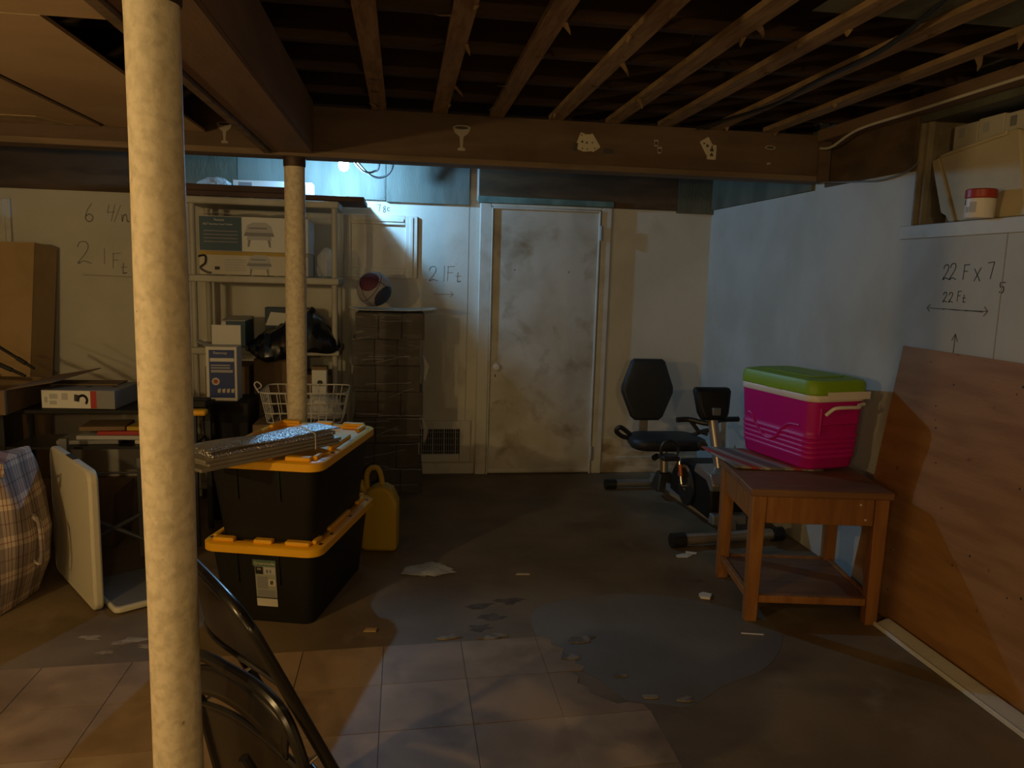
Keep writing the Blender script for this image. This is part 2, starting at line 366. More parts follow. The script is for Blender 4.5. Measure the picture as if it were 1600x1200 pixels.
# ---- far wall with boards above, skirting, stains
wall_far = struct(obj('wall_far', G().box(-5.8, YW, 0, 2.6, YW+.15, 2.62), m_wall))
def fb(name, x0, x1, z0, z1, m, d=.02, par=wall_far): return obj(name, G().box(x0, YW-d, z0, x1, YW+.01, z1), m, par)
fb('upper_board', -5.6, -1.50, 1.955, 2.45, m_brownband, .025)
fb('upper_board', -1.495, -1.12, 1.975, 2.45, m_green, .028)
fb('upper_board', -1.118, -.127, 1.975, 2.45, m_pale, .03)
fb('upper_board', -.122, .46, 1.965, 2.45, m_pale, .036)
fb('upper_board', .465, .53, 2.0, 2.45, m_paper, .012)
fb('upper_board', .535, 2.0, 1.985, 2.45, m_brownband, .03)
fb('upper_board', 2.0, XR, 1.97, 2.45, m_green, .035)
fb('patch_board', -.20, -.135, 1.985, 2.12, m_pale, .033)
fb('stained_strip', 1.52, 2.27, .115, .26, m_stain, .004)
bb = struct(obj('baseboard_far', G().box(1.53, YW-.018, 0, 2.275, YW-.0005, .125), m_stain, None, .004))
bb2 = struct(obj('baseboard_far_short', G().box(.12, YW-.016, 0, .535, YW-.0005, .085), m_trimw, None, .004)); bb2.name = 'baseboard_far.001'
obj('wall_seam', G().box(.462, YW-.0015, 0, .466, YW, 1.97), m_pencil, wall_far)
scrawl([('2', .185, 1.425, .10), ('1', .27, 1.42, .115), ('F', .315, 1.43, .10), ('t', .375, 1.425, .085)], farw, m_pencil, wall_far, .005)
scrawl([('>', .335, 1.305, .055)], farw, m_pencil, wall_far, .005)
scrawl([('7', -.185, 1.90, .045), ('8', -.145, 1.89, .05), ('c', -.115, 1.905, .045)], farw, m_ink, wall_far, .004)
scrawl([('6', -2.11, 1.755, .12), ('4', -1.97, 1.765, .11), ('/', -1.93, 1.76, .11), ('n', -1.88, 1.765, .11)], farw, m_pencil, wall_far, .006)
scrawl([('2', -2.17, 1.48, .14), ('1', -2.02, 1.48, .10), ('F', -1.95, 1.45, .10), ('t', -1.90, 1.42, .09), ('-', -2.14, 1.33, .14)], farw, m_pencil, wall_far, .006)

# ---- right wall with the high niche (opening y 2.05..3.27, z 1.755..2.2)
g = G()
NY0, NY1, NZ0, NZ1 = 1.95, 3.27, 1.757, 2.215
g.box(XR, -4.0, 0, XR+.45, 5.75, NZ0); g.box(XR, -4.0, NZ1, XR+.45, 5.75, 2.62)
g.box(XR, NY1, NZ0, XR+.45, 5.75, NZ1); g.box(XR, -4.0, NZ0, XR+.45, NY0, NZ1); g.box(XR+.32, NY0, NZ0, XR+.45, NY1, NZ1)
wall_right = struct(obj('wall_right', g, m_wallR))
obj('niche_lining', G().box(XR+.0, NY1-.012, NZ0, XR+.32, NY1-.001, NZ1), m_niche, wall_right)
obj('niche_back', G().box(XR+.31, NY0, NZ0, XR+.319, NY1, NZ1), m_niche, wall_right)
obj('niche_jamb', G().box(XR+.02, NY1-.035, NZ0, XR+.05, NY1-.012, NZ1), m_niche, wall_right, .003)
obj('upper_board', G().box(XR-.012, 3.29, 2.005, XR+.005, 4.02, 2.45), m_brownband, wall_right)
obj('upper_board', G().box(XR-.02, 4.14, 2.0, XR+.005, 5.57, 2.45), m_green, wall_right)
obj('upper_board', G().box(XR-.006, -3.9, 2.205, XR+.004, 3.265, 2.45), m_green, wall_right)
obj('upper_post', G().box(XR-.018, 3.27, 2.0, XR+.004, 3.305, 2.45), m_brownband, wall_right)
obj('wall_seam', G().box(XR-.0016, 2.685, .0, XR, 2.689, 1.70), m_pencil, wall_right)
sill = struct(obj('trim_1', G().box(XR-.014, 1.9, 1.698, XR+.05, 3.33, 1.757), m_trimw, None, .003)); 
scrawl([('2', -3.02, 1.52, .06), ('2', -2.98, 1.52, .065), ('F', -2.90, 1.52, .06), ('X', -2.84, 1.515, .07), ('7', -2.77, 1.525, .065), ('5', -2.70, 1.475, .06)], rgtw, m_ink, wall_right, .0035)
scrawl([('2', -3.005, 1.425, .04), ('2', -2.97, 1.425, .04), ('F', -2.92, 1.43, .042), ('t', -2.89, 1.428, .04)], rgtw, m_ink, wall_right, .003)
g_arrow = [('<', -3.10, 1.372, .045), ('>', -2.765, 1.372, .05), ('-', -3.09, 1.373, .045), ('-', -3.0, 1.373, .045), ('-', -2.95, 1.373, .045), ('-', -2.87, 1.373, .045)]
scrawl(g_arrow, rgtw, m_ink, wall_right, .003)
scrawl([('^', -2.925, 1.215, .08)], rgtw, m_ink, wall_right, .003)

# ---- walls out of view
struct(obj('wall_left', G().box(-5.95, -4, 0, -5.8, 5.75, 2.62), m_wall))
struct(obj('wall_back', G().box(-5.8, -4.15, 0, 2.6, -4.0, 2.62), m_wall))

# ---- ceiling: subfloor, joists, furring strips, boards
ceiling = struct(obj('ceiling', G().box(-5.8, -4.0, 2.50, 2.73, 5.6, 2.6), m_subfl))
for k in range(-13, 8):
    y = 2.56 + .408*k
    if y < -3.9 or abs(y-4.06) < .12: continue
    obj('joist', G().box(-5.6, y-.02, 2.293, 2.27, y+.02, 2.5), m_joist, ceiling)
obj('diagonal_brace', G().rot(Matrix()).hexa([(.98, 2.60, 2.31), (1.06, 2.60, 2.31), (1.26, 3.36, 2.44), (1.18, 3.36, 2.44)], [(.98, 2.60, 2.36), (1.06, 2.60, 2.36), (1.26, 3.36, 2.49), (1.18, 3.36, 2.49)]), m_joist, ceiling)
straps = [-.125, .175, .46, .762, 1.058, 1.337, 1.62, 1.915]
for k, x in enumerate(straps):
    dx = random.uniform(-.012, .012)
    st = obj('furring_strip', G().hexa([(x-.037+dx, -3.8, 2.272), (x+.037+dx, -3.8, 2.272), (x+.036, 3.995, 2.272), (x-.036, 3.995, 2.272)],
                                      [(x-.037+dx, -3.8, 2.293), (x+.037+dx, -3.8, 2.293), (x+.036, 3.995, 2.293), (x-.036, 3.995, 2.293)]), m_strap, ceiling)
    for q in range(5 if k > 0 else 1):
        y = [3.86, 2.35, 2.9, 3.35, 2.6][q] + random.uniform(-.12, .12); sx = random.choice((-1, 1))*.034
        l = random.uniform(.008, .030); a = random.uniform(-.035, .035)
        obj('splinter', G().loft([[(x+sx-.008, y-.012, 2.274), (x+sx+.008, y-.012, 2.274), (x+sx+.008, y+.012, 2.274), (x+sx-.008, y+.012, 2.274)],
                                  [(x+sx+a-.005, y+a-.006, 2.272-l*.6), (x+sx+a+.004, y+a-.006, 2.272-l*.6), (x+sx+a+.004, y+a+.006, 2.272-l*.6), (x+sx+a-.005, y+a+.006, 2.272-l*.6)],
                                  [(x+sx+a*1.6-.001, y+a*2, 2.272-l), (x+sx+a*1.6+.001, y+a*2, 2.272-l), (x+sx+a*1.6+.001, y+a*2+.002, 2.272-l), (x+sx+a*1.6-.001, y+a*2+.002, 2.272-l)]]), m_strap, st)
for x0, x1, y0, y1 in ((-1.382, -.665, -3.9, 2.27), (-1.382, -.945, 2.275, 3.985), (-2.60, -1.418, -3.9, 3.985), (-3.83, -2.61, -3.9, 3.985), (-5.6, -3.84, -3.9, 3.985)):
    obj('ceiling_board', G().box(x0, y0, 2.122, x1, y1, 2.134), m_drywall, ceiling)
for k, pts in enumerate(([(-1.9, 3.80), (-1.62, 3.80), (-1.56, 3.93), (-1.53, 3.985), (-2.3, 3.985), (-2.3, 3.86), (-2.0, 3.88)], [(-1.06, 2.10), (-.96, 2.04), (-.98, 2.15), (-1.07, 2.16)])):
    obj('torn_paper', G().prism(pts, lambda u, v, w_: (u, v, w_), 2.119, 2.123), m_drytorn, ceiling)
obj('upper_board', G().hexa([(1.2, 1.75, 2.291), (2.25, 1.75, 2.291), (2.25, 2.28, 2.291), (1.2, 2.28, 2.291)], [(1.2, 1.75, 2.2925), (2.25, 1.75, 2.2925), (2.25, 2.28, 2.2925), (1.2, 2.28, 2.2925)]), m_green, ceiling)
sp = tag(obj('sill_plate', G().box(2.19, -3.9, 2.235, XR-.013, 3.99, 2.293), m_girder), 'brown wooden sill plate running along the top of the right wall', 'beam')

gir = thing('boxed_girder', 'brown boxed girder running overhead from the near column to the far one', 'beam', (-.53, 1.8, 2.05))
obj('bottom_panel', G().box(-.632, -3.8, 2.045, -.445, 3.98, 2.06), m_girder, gir)
obj('side_panel', G().box(-.455, -3.8, 2.0605, -.44, 3.98, 2.29), m_girder, gir)
obj('side_panel', G().box(-.625, -3.8, 2.0605, -.61, 3.98, 2.29), m_girder, gir)
obj('edge_trim', G().box(-.672, -3.8, 2.035, -.642, 3.98, 2.06), m_beamtrim, gir)

bea = thing('cross_beam', 'brown boxed cross beam with faded cup and card stickers', 'beam', (0, 4.06, 2.045))
obj('face_board', G().box(-5.6, 4.0, 2.058, 2.25, 4.12, 2.272), m_beam, bea)
obj('bottom_trim', G().box(-5.6, 3.985, 2.03, 2.25, 4.13, 2.0575), m_beamtrim, bea)
obj('end_block', G().box(2.2, 3.97, 2.03, 2.262, 4.0-.001, 2.272), m_beam, bea)
bfc = lambda u, v, d: (u, 4.0-d, v)
def decal(name, pts, mat, fn, par, d0=.0005, d1=.0015):
    return obj(name, G().prism(pts, fn, d0, d1), mat, par)
m_stk = M('faded_sticker', (.34, .29, .25), .7); m_stkc = M('cream_sticker', (.52, .45, .34), .7); m_stkd = M('dark_sticker_print', (.05, .045, .04), .7)
def glass_sticker(cx_, cz_, s):
    el = lambda a, b, x, z: [(x+a*math.cos(2*PI*k/18), z+b*math.sin(2*PI*k/18)) for k in range(18)]
    o = decal('glass_sticker', [(cx_-.045*s, cz_+.045*s), (cx_+.045*s, cz_+.045*s), (cx_+.035*s, cz_+.02*s), (cx_+.01*s, cz_), (cx_+.006*s, cz_-.05*s), (cx_+.02*s, cz_-.058*s), (cx_+.018*s, cz_-.068*s), (cx_-.018*s, cz_-.068*s), (cx_-.02*s, cz_-.058*s), (cx_-.006*s, cz_-.05*s), (cx_-.01*s, cz_), (cx_-.035*s, cz_+.02*s)], m_stk, bfc, bea)
    decal('rim_print', el(.045*s, .012*s, cx_, cz_+.045*s), m_stk, bfc, o, .0016, .002)
    decal('rim_print', el(.034*s, .007*s, cx_, cz_+.043*s), m_stkd, bfc, o, .002, .0025)
glass_sticker(.285, 2.165, 1.0); glass_sticker(-.86, 2.13, .8)
def card(cx_, cz_, ang, w_=.055, h=.085, pips=()):
    ca, sa = math.cos(ang), math.sin(ang); r2 = lambda p: (cx_+p[0]*ca-p[1]*sa, cz_+p[0]*sa+p[1]*ca)
    o = decal('card_sticker', [r2(p) for p in rrect(-w_/2, -h/2, w_/2, h/2, .006, 3)], m_stkc, bfc, bea, .0005, .0012+.0006*random.random())
    for (a, b, s) in pips:
        decal('pip', [r2((a+s*c_, b+s*d_)) for c_, d_ in ((0, 1.2), (.8, 0), (.5, -.6), (0, -.3), (-.5, -.6), (-.8, 0))], m_stkd, bfc, o, .002, .0026)
card(.905, 2.172, -.35, .05, .085, [(0, .0, .008), (-.016, .03, .005), (.014, -.03, .005)])
card(.93, 2.168, .1, .05, .085, [(0, .0, .007), (.0, -.032, .005)]); card(.96, 2.17, .6, .05, .082, [(.0, .0, .005), (-.005, -.03, .005)])
card(1.58, 2.185, .55, .055, .08, [(0, 0, .010), (-.01, .02, .007)]); card(1.605, 2.155, 0, .05, .075, [(0, .01, .014), (0, -.015, .012), (.0, .028, .006)])
for (a, b) in ((1.30, 2.185), (1.32, 2.15)):
    o = decal('cup_sticker', [(a-.012, b+.018), (a+.012, b+.018), (a+.009, b-.016), (a-.009, b-.016)], m_stk, bfc, bea); decal('cup_print', [(a-.008, b+.008), (a+.008, b+.008), (a+.007, b-.008), (a-.007, b-.008)], m_stkd, bfc, o, .0016, .002)
o = decal('ring_sticker', [(1.93+.03*math.cos(2*PI*k/16), 2.195+.011*math.sin(2*PI*k/16)) for k in range(16)], m_stk, bfc, bea); decal('ring_print', [(1.93+.022*math.cos(2*PI*k/16), 2.195+.006*math.sin(2*PI*k/16)) for k in range(16)], m_stkd, bfc, o, .0016, .002)
decal('small_sticker', [(1.915, 2.115), (1.935, 2.12), (1.94, 2.11), (1.92, 2.105)], m_stk, bfc, bea)
decal('chip_sticker', [(.855, 2.125), (.88, 2.125), (.885, 2.165), (.862, 2.168)], m_stkd, bfc, bea); decal('chip_sticker', [(1.02, 2.12), (1.075, 2.12), (1.075, 2.145), (1.02, 2.145)], m_stkd, bfc, bea)

# ---- columns
def column(x, y, label):
    t = thing('support_column', label, 'column', (x, y, 0), 0, 'steel support columns')
    prof = [(.0515 + .0012*math.sin(k*1.7), z) for k, z in enumerate([0, .2, .5, .8, 1.1, 1.4, 1.7, 1.95, 2.03])]
    obj('shaft', G().lathe((x, y, 0), prof, 32), m_col, t)
    obj('cap_plate', G().box(x-.068, y-.062, 2.031, x+.068, y+.062, 2.0445), m_steel, t)
    obj('collar', G().lathe((x, y, 0), [(.053, 1.985), (.055, 1.99), (.055, 2.03), (.053, 2.0305)], 28), m_steel, t)
column(-.485, 1.655, 'thick cream painted steel column nearest the view')
column(-.54, 4.055, 'slim-looking speckled cream column behind the yellow lidded totes')

# ---- door, casing
d1 = thing('door_1', 'x', 'door', (1.02, 5.58, 0)); del d1['label'], d1['category']; struct(d1)
obj('slab', G().box(.632, YW-.028, .018, 1.418, YW-.001, 1.958), m_door, d1, .003)
for x0, x1, z0, z1 in ((.54, .622, 0, 1.985), (1.43, 1.505, 0, 1.985)): obj('casing', G().box(x0, YW-.04, z0, x1, YW-.001, z1), m_trimw, d1, .006)
obj('head_casing', G().box(.623, YW-.04, 1.963, 1.429, YW-.001, 1.985), m_trimw, d1, .004)
obj('stop_bead', G().box(.6225, YW-.05, 0.0, .634, YW-.029, 1.958), m_trimw, d1, .003); obj('stop_bead', G().box(1.408, YW-.05, 0.0, 1.421, YW-.029, 1.958), m_trimw, d1, .003)
obj('stop_bead', G().box(.634, YW-.05, 1.948, 1.408, YW-.029, 1.9615), m_trimw, d1, .003)
obj('bottom_rail', G().box(.634, YW-.036, .016, 1.418, YW-.0285, .045), m_trimw, d1, .002)
obj('lintel', G().box(.52, YW-.06, 1.986, 1.51, YW-.031, 2.03), m_teal, d1, .004)
kn = obj('knob_plate', G().prism(rrect(.662, .705, .692, .845, .012, 4), farw, .028, .032), m_trimw, d1)
g = G().lathe((0, 0, 0), [(.008, 0), (.009, .022), (.022, .03), (.027, .042), (.024, .054), (.012, .06)], 18); g.rot(Matrix.Translation((.677, YW-.03, .812)) @ Matrix.Rotation(PI/2, 4, 'X'))
obj('knob', g, m_cwhite, d1)
obj('keyhole', G().prism([(.673, .735), (.681, .735), (.680, .755), (.674, .755)], farw, .0322, .0335), m_ink, kn)
for z in (1.80, .16):
    h = obj('hinge', G().box(1.413, YW-.058, z-.05, 1.437, YW-.0505, z+.05), m_trimw, d1, .002); obj('hinge_pin', G().cyl((1.425, YW-.062, z-.055), (1.425, YW-.062, z+.055), .006), m_grey, h)
for x, z in ((.80, 1.52), (1.20, 1.515)): obj('screw_hole', G().cyl((x, YW-.0285, z), (x, YW-.0295, z), .005, n=8), m_ink, d1)
obj('water_stain', G().prism([(.66, .545), (.70, .56), (.78, .55), (.80, .525), (.86, .50), (.84, .49), (.76, .515), (.70, .52), (.665, .51)], farw, .0281, .0284), M('brown_water_mark', (.42, .35, .24), .7, col2=(.52, .47, .37), scale=20), d1)

# ---- boarded windows in moulded frames
def win(n, x0, x1, z0, z1):
    t = thing('window_%d' % n, 'x', 'window', ((x0+x1)/2, YW, z0)); del t['label'], t['category']; struct(t)
    obj('panel', G().box(x0+.07, YW-.008, z0+.065, x1-.085, YW+.002, z1-.06), m_trimw, t)
    for a, b, c, d in ((x0, x0+.075, z0, z1), (x1-.085, x1, z0, z1), (x0+.0755, x1-.0855, z0, z0+.07), (x0+.0755, x1-.0855, z1-.065, z1)):
        f = obj('frame_rail', G().box(a, YW-.028, c, b, YW-.001, d), m_trimw, t, .004)
        if b-a < d-c: obj('bead', G().box((a+b)/2-.012, YW-.036, c+.01, (a+b)/2+.012, YW-.0285, d-.01), m_trimw, f, .003)
        else: obj('bead', G().box(a+.01, YW-.036, (c+d)/2-.012, b-.01, YW-.0285, (c+d)/2+.012), m_trimw, f, .003)
win(1, -.44, .098, 1.435, 1.872); win(2, -3.1, -2.566, 1.3, 1.885)

# ---- vent grille
vg = thing('vent_grille', 'cream framed wall vent with dark bars low beside the wrapped cartons', 'vent', (.31, YW, .095))
VX0, VX1, VZ0, VZ1 = .085, .505, .092, .405
for a, b, c, d in ((VX0, VX0+.045, VZ0, VZ1), (VX1-.08, VX1, VZ0, VZ1), (VX0+.0455, VX1-.0805, VZ0, VZ0+.06), (VX0+.0455, VX1-.0805, VZ1-.065, VZ1)):
    obj('frame_rail', G().box(a, YW-.022, c, b, YW-.0165 if False else YW-.001, d), m_trimw, vg, .004)
obj('back_plate', G().box(VX0+.045, YW-.004, VZ0+.06, VX1-.08, YW-.0005, VZ1-.065), m_dark, vg)
nb = 17
for k in range(nb):
    x = VX0+.05 + (VX1-VX0-.135)*(k+.5)/nb; obj('slat', G().box(x-.0028, YW-.016, VZ0+.06, x+.0028, YW-.006, VZ1-.065), m_grey if k % 5 else m_trimw, vg)
for k in range(4):
    z = VZ0+.06 + (VZ1-VZ0-.125)*(k+.5)/4; obj('cross_bar', G().box(VX0+.045, YW-.019, z-.003, VX1-.08, YW-.0165, z+.003), m_grey, vg)

# ================================================================== LIGHTS OF THE PLACE
for k, (p, wt, lab) in enumerate(LAMPS):
    t = thing('bare_bulb', lab, 'lamp', (p[0], p[1], p[2]+.1))
    top = 2.29 if k == 1 else 2.121
    b_ = obj('bulb', G().lathe(p, [(.004, -.045), (.022, -.036), (.03, -.015), (.03, .0), (.022, .025), (.014, .045)], 18), m_bulbw, t)
    b_.visible_shadow = True
    obj('socket', G().cyl((p[0], p[1], p[2]+.046), (p[0], p[1], p[2]+.085), .018), m_black, t)
    obj('cord', G().cyl((p[0], p[1], p[2]+.0855), (p[0], p[1], top), .004, n=8), m_black, t)
    li = bpy.data.lights.new('warm_light', 'POINT'); li.energy = wt; li.color = WARM; li.shadow_soft_size = .035
    lo = bpy.data.objects.new('warm_light', li); COL.objects.link(lo); lo.location = (p[0], p[1], p[2]-.09)
t = thing('work_light', 'glaring white bulb hanging below the cross beam near the far wall', 'lamp', LED_POS)
x, y, z = LED_POS
obj('bulb', G().lathe((x, y, z), [(.004, -.042), (.024, -.034), (.034, -.012), (.034, .004), (.026, .022), (.016, .032)], 20), m_bulbc, t)
obj('socket', G().cyl((x, y, z+.033), (x, y, z+.075), .02), m_white, t)
obj('cord', G().tube(smooth_path([(x, y, z+.075), (x+.02, y, z+.10), (x+.07, y+.02, z+.04), (x+.17, y+.1, z-.05), (x+.26, y+.14, z-.045), (x+.31, y+.15, z+.03), (x+.31, y+.16, z+.2), (x+.31, y+.16, 2.49)], 6), .008), m_grey, t)
obj('cord', G().tube(smooth_path([(x, y, z+.078), (x+.03, y-.01, z+.06), (x+.12, y+.04, z-.03), (x+.19, y+.07, z-.025), (x+.225, y+.07, z+.03), (x+.225, y+.07, 2.49)], 6), .007), m_grey, t)
li = bpy.data.lights.new('cold_light', 'POINT'); li.energy = LED_W; li.color = COLD; li.shadow_soft_size = .02
lo = bpy.data.objects.new('cold_light', li); COL.objects.link(lo); lo.location = (x, y, z-.068)

# ================================================================== THINGS
def Rz(p, c, a):
    ca, sa = math.cos(a), math.sin(a); return (c[0]+p[0]*ca-p[1]*sa, c[1]+p[0]*sa+p[1]*ca)

# ---- two stacked totes
def tote(cx_, cy_, z0, rot, label, sticker):
    t = thing('storage_tote', label, 'storage bin', (cx_, cy_, z0), rot, 'black totes with yellow lids')
    rr = lambda w_, l, r, z: [(a, b, z) for a, b in rrect(-w_/2, -l/2, w_/2, l/2, r, 5)]
    obj('tub', G().loft([rr(.395, .66, .04, 0), rr(.40, .665, .045, .012), rr(.465, .745, .05, .33)]), m_blackpl, t, local=True)
    for x in (-.11, .07):                   # moulded ribs on the short front
        obj('rib', G().hexa([(x-.004, -.363, .18), (x+.004, -.363, .18), (x+.004, -.34, .18), (x-.004, -.34, .18)], [(x-.004, -.3765, .325), (x+.004, -.3765, .325), (x+.004, -.36, .325), (x-.004, -.36, .325)]), m_blackpl, t, local=True)
    obj('lid', G().loft([rr(.50, .79, .06, .318), rr(.515, .805, .065, .322), rr(.515, .805, .065, .352), rr(.50, .79, .06, .358), rr(.43, .71, .04, .358), rr(.42, .70, .035, .347)]), m_yellow, t, local=True, sharp=50)
    lid = kid(t, -1)
    def lug(x0, y0, x1, y1, h=.375): obj('lug', G().box(x0, y0, .3575, x1, y1, h), m_yellow, lid, .005, local=True)
    for s in (-1, 1):
        y0 = s*.36
        lug(-.035, y0-.018, .045, y0+.018); lug(-.21, y0-.018, -.12, y0+.018); lug(.10, y0-.018, .205, y0+.018)
        lug(s*.213-.01, -.17, s*.213+.01, .10); lug(s*.213-.01, .22, s*.213+.01, .335); lug(s*.213-.01, -.345, s*.213+.01, -.27)
        for y in (-.33, -.20, .05, .31):
            obj('hole', G().box(s*.237-.007, y-.011, .358, s*.237+.007, y+.011, .3588), m_black, lid, local=True)
    for k in range(4):
        y = -.26+.15*k; obj('lid_rib', G().hexa([(-.12, y, .346), (-.11, y-.006, .346), (.1, y+.09, .346), (.09, y+.1, .346)], [(-.12, y, .351), (-.11, y-.006, .351), (.1, y+.09, .351), (.09, y+.1, .351)]), m_yellow, lid, local=True)
    if sticker:
        fr = lambda u, v, d: Vector((u, -.3335-(v/.33)*.0385-d-.0005, v))
        lb = obj('label', G().prism([(-.035, .075), (.055, .075), (.055, .285), (-.035, .285)], fr, .001, .002), m_sage, t, local=True)
        q = lambda a, b, c, d, m, n='print': obj(n, G().prism([(a, c), (b, c), (b, d), (a, d)], fr, .0022, .0026), m, lb, local=True)
        q(-.043, .057, .258, .287, m_greenl); q(-.033, .0, .222, .256, m_black); q(-.025, -.008, .24, .25, m_cream); q(.005, .052, .222, .254, m_printl)
        q(.014, .022, .228, .244, m_ink); q(.028, .036, .228, .244, m_ink); q(-.028, .018, .155, .212, m_print); q(.02, .05, .17, .20, m_cream); q(.027, .042, .176, .195, m_ink)
        q(-.028, .048, .12, .15, m_print); q(-.035, .055, .111, .117, m_ink); q(-.035, .055, .075, .110, m_cream)
        W = WM[t.name]; m3 = W.to_3x3()
        text('Greenmade', .019, m_cream, lb, W @ fr(-.038, .266, .0015), m3 @ Vector((1, 0, 0)), m3 @ Vector((0, -.115, 1)), off=.0022)
    return t
tote(-.476, 3.515, 0, -math.radians(14.5), 'lower black tote with yellow lid and a pale paper label', True)
tote(-.472, 3.505, .3605, -math.radians(14), 'upper black tote with silver foil on its yellow lid', False)

# ---- folded foil insulation on the top lid
fl = thing('foil_sheets', 'bundle of folded silver bubble foil lying across the upper yellow lid', 'insulation', (-.55, 3.17, .737), math.radians(46))
zz = 0.0
for k in range(4):
    w0 = .095-.006*k; l0 = .335-.012*k; j = .012*((k % 2)*2-1); h = .013
    obj('fold', G().hexa([(-l0+j, -w0, zz), (l0+j, -w0*.9, zz), (l0+j, w0, zz), (-l0+j, w0*.8, zz)], [(-l0+j, -w0*.97, zz+h), (l0+j, -w0*.88, zz+h*(1.3 if k == 3 else 1)), (l0+j, w0*.97, zz+h), (-l0+j, w0*.78, zz+h)]), m_foil if k == 3 else m_foiledge, fl, .003, local=True)
    zz += h+.0006
obj('top_sheet', G().sheet(lambda u, v: ((u-.5)*.64+.01, (v-.5)*.155, zz+.012+.012*math.sin(PI*v)*math.sin(PI*min(1, u*1.1))+.004*math.sin(9*u)), 24, 8), m_foil, fl, local=True, solid=.004)
obj('tie', G().tube([(.18, .09, .0), (.18, .088, zz+.014), (.18, .0, zz+.032), (.18, -.092, zz+.012), (.18, -.094, .0)], .002, 6), m_white, fl, local=True)

# ---- yellow jug
jg = thing('yellow_jug', 'dull yellow plastic jug with loop handle on floor behind the totes', 'jug', (-.11, 4.05, 0), math.radians(-8))
out = [(-.085, 0), (.085, 0), (.095, .02), (.095, .27), (.065, .335), (.03, .355), (-.02, .355), (-.06, .33), (-.09, .29), (-.095, .02)]
obj('body', G().prism(out, lambda u, v, w_: (u, w_, v), -.06, .06), m_jug, jg, .018, local=True, seg=3)
hp = [(-.07, 0, .33), (-.075, 0, .40), (-.055, 0, .44), (-.02, 0, .445), (.0, 0, .41), (.01, 0, .35)]
obj('handle', G().tube(smooth_path(hp, 5), .014, 10), m_jug, jg, local=True)
obj('spout', G().cyl((-.075, 0, .295), (-.105, 0, .345), .022), m_jug, jg, local=True); obj('cap', G().cyl((-.1055, 0, .346), (-.117, 0, .365), .025), m_jug, jg, local=True)

# ---- half-open black folding chair leaning by the near column
ch = thing('folding_chair', 'black metal folding chair leaning half folded against the near column', 'chair', (-.3, 1.9, 0))
O = Vector((-.565, 1.965, .785)); rv = Vector((.51, -.86, 0)).normalized(); dv = Vector((.40, .13, -.91)).normalized(); nv = rv.cross(dv).normalized()
CP = lambda u, s, n=0.0: O + rv*u + dv*s + nv*n
Wd = .47
path = [CP(0, .835), CP(0, .4), CP(0, .10), CP(.015, .035), CP(.06, .005), CP(.14, -.004), CP(Wd/2, -.006), CP(Wd-.14, -.004), CP(Wd-.06, .005), CP(Wd-.015, .035), CP(Wd, .10), CP(Wd, .4), CP(Wd, .835)]
obj('frame_tube', G().tube(smooth_path(path, 5), .0135, 12), m_blackgl, ch)
bn = lambda u: .05*math.sin(PI*u)          # bow of the back panel
obj('backrest', G().sheet(lambda u, v: CP(.012+u*(Wd-.024), .012+v*(.125+.075*abs(2*u-1)**2.2), -bn(u)*v**.7+.0), 24, 8), m_blackgl, ch, solid=.004)
back = kid(ch, -1)
obj('rolled_edge', G().tube([CP(.012+u/24*(Wd-.024), .137+.075*abs(2*u/24-1)**2.2, -bn(u/24)) for u in range(25)], .007, 8), m_blackgl, back)
# seat pan: rounded rim and pan, hanging slightly behind the frame
SN = lambda q: -.02-.26*(q-.24)          # the seat swings out behind the frame towards its lower edge
SP = lambda u, q, n=0.0: CP(u, q, SN(q)+n-.085*(1-u/Wd))
rim = [SP(.035, .62), SP(.028, .45), SP(.012, .32), SP(.03, .265), SP(.10, .235), SP(Wd/2, .228), SP(Wd-.10, .232), SP(Wd-.015, .262), SP(Wd+.02, .34), SP(Wd+.025, .45), SP(Wd+.02, .62)]
obj('seat_frame', G().tube(smooth_path(rim, 5), .014, 10), m_blackgl, ch)
obj('seat', G().sheet(lambda u, v: SP(.035+u*(Wd-.03), .385-.03*math.sin(PI*u)+v*.24, -.012*math.sin(PI*u)*math.sin(PI*v)), 16, 12), m_blackgl, ch, solid=.006)
seat = kid(ch, -1)
obj('seat_back_band', G().sheet(lambda u, v: SP(.03+u*(Wd-.03), .237+.065*v+.05*(2*u-1)**2, -.02*v), 20, 4), m_blackgl, seat, solid=.006)
obj('rolled_edge', G().tube([SP(.035+u/16*(Wd-.03), .385-.03*math.sin(PI*u/16)) for u in range(17)], .008, 8), m_blackgl, seat)
RL = lambda u, s: CP(u, s, -.135)
obj('rear_leg', G().tube(smooth_path([RL(.03, .30), RL(.03, .5), RL(.03, .80)], 4), .012, 10), m_blackgl, ch); obj('rear_leg', G().tube(smooth_path([RL(Wd-.03, .30), RL(Wd-.03, .5), RL(Wd-.03, .80)], 4), .012, 10), m_blackgl, ch)
obj('crossbar', G().cyl(RL(.03, .55), RL(Wd-.03, .55), .009), m_blackgl, ch); obj('crossbar', G().cyl(CP(0, .70), CP(Wd, .70), .009), m_blackgl, ch)
for u in (.01, Wd-.01): obj('pivot', G().cyl(CP(u, .40, .015), CP(u, .40, -.145), .006), m_chrome, ch)

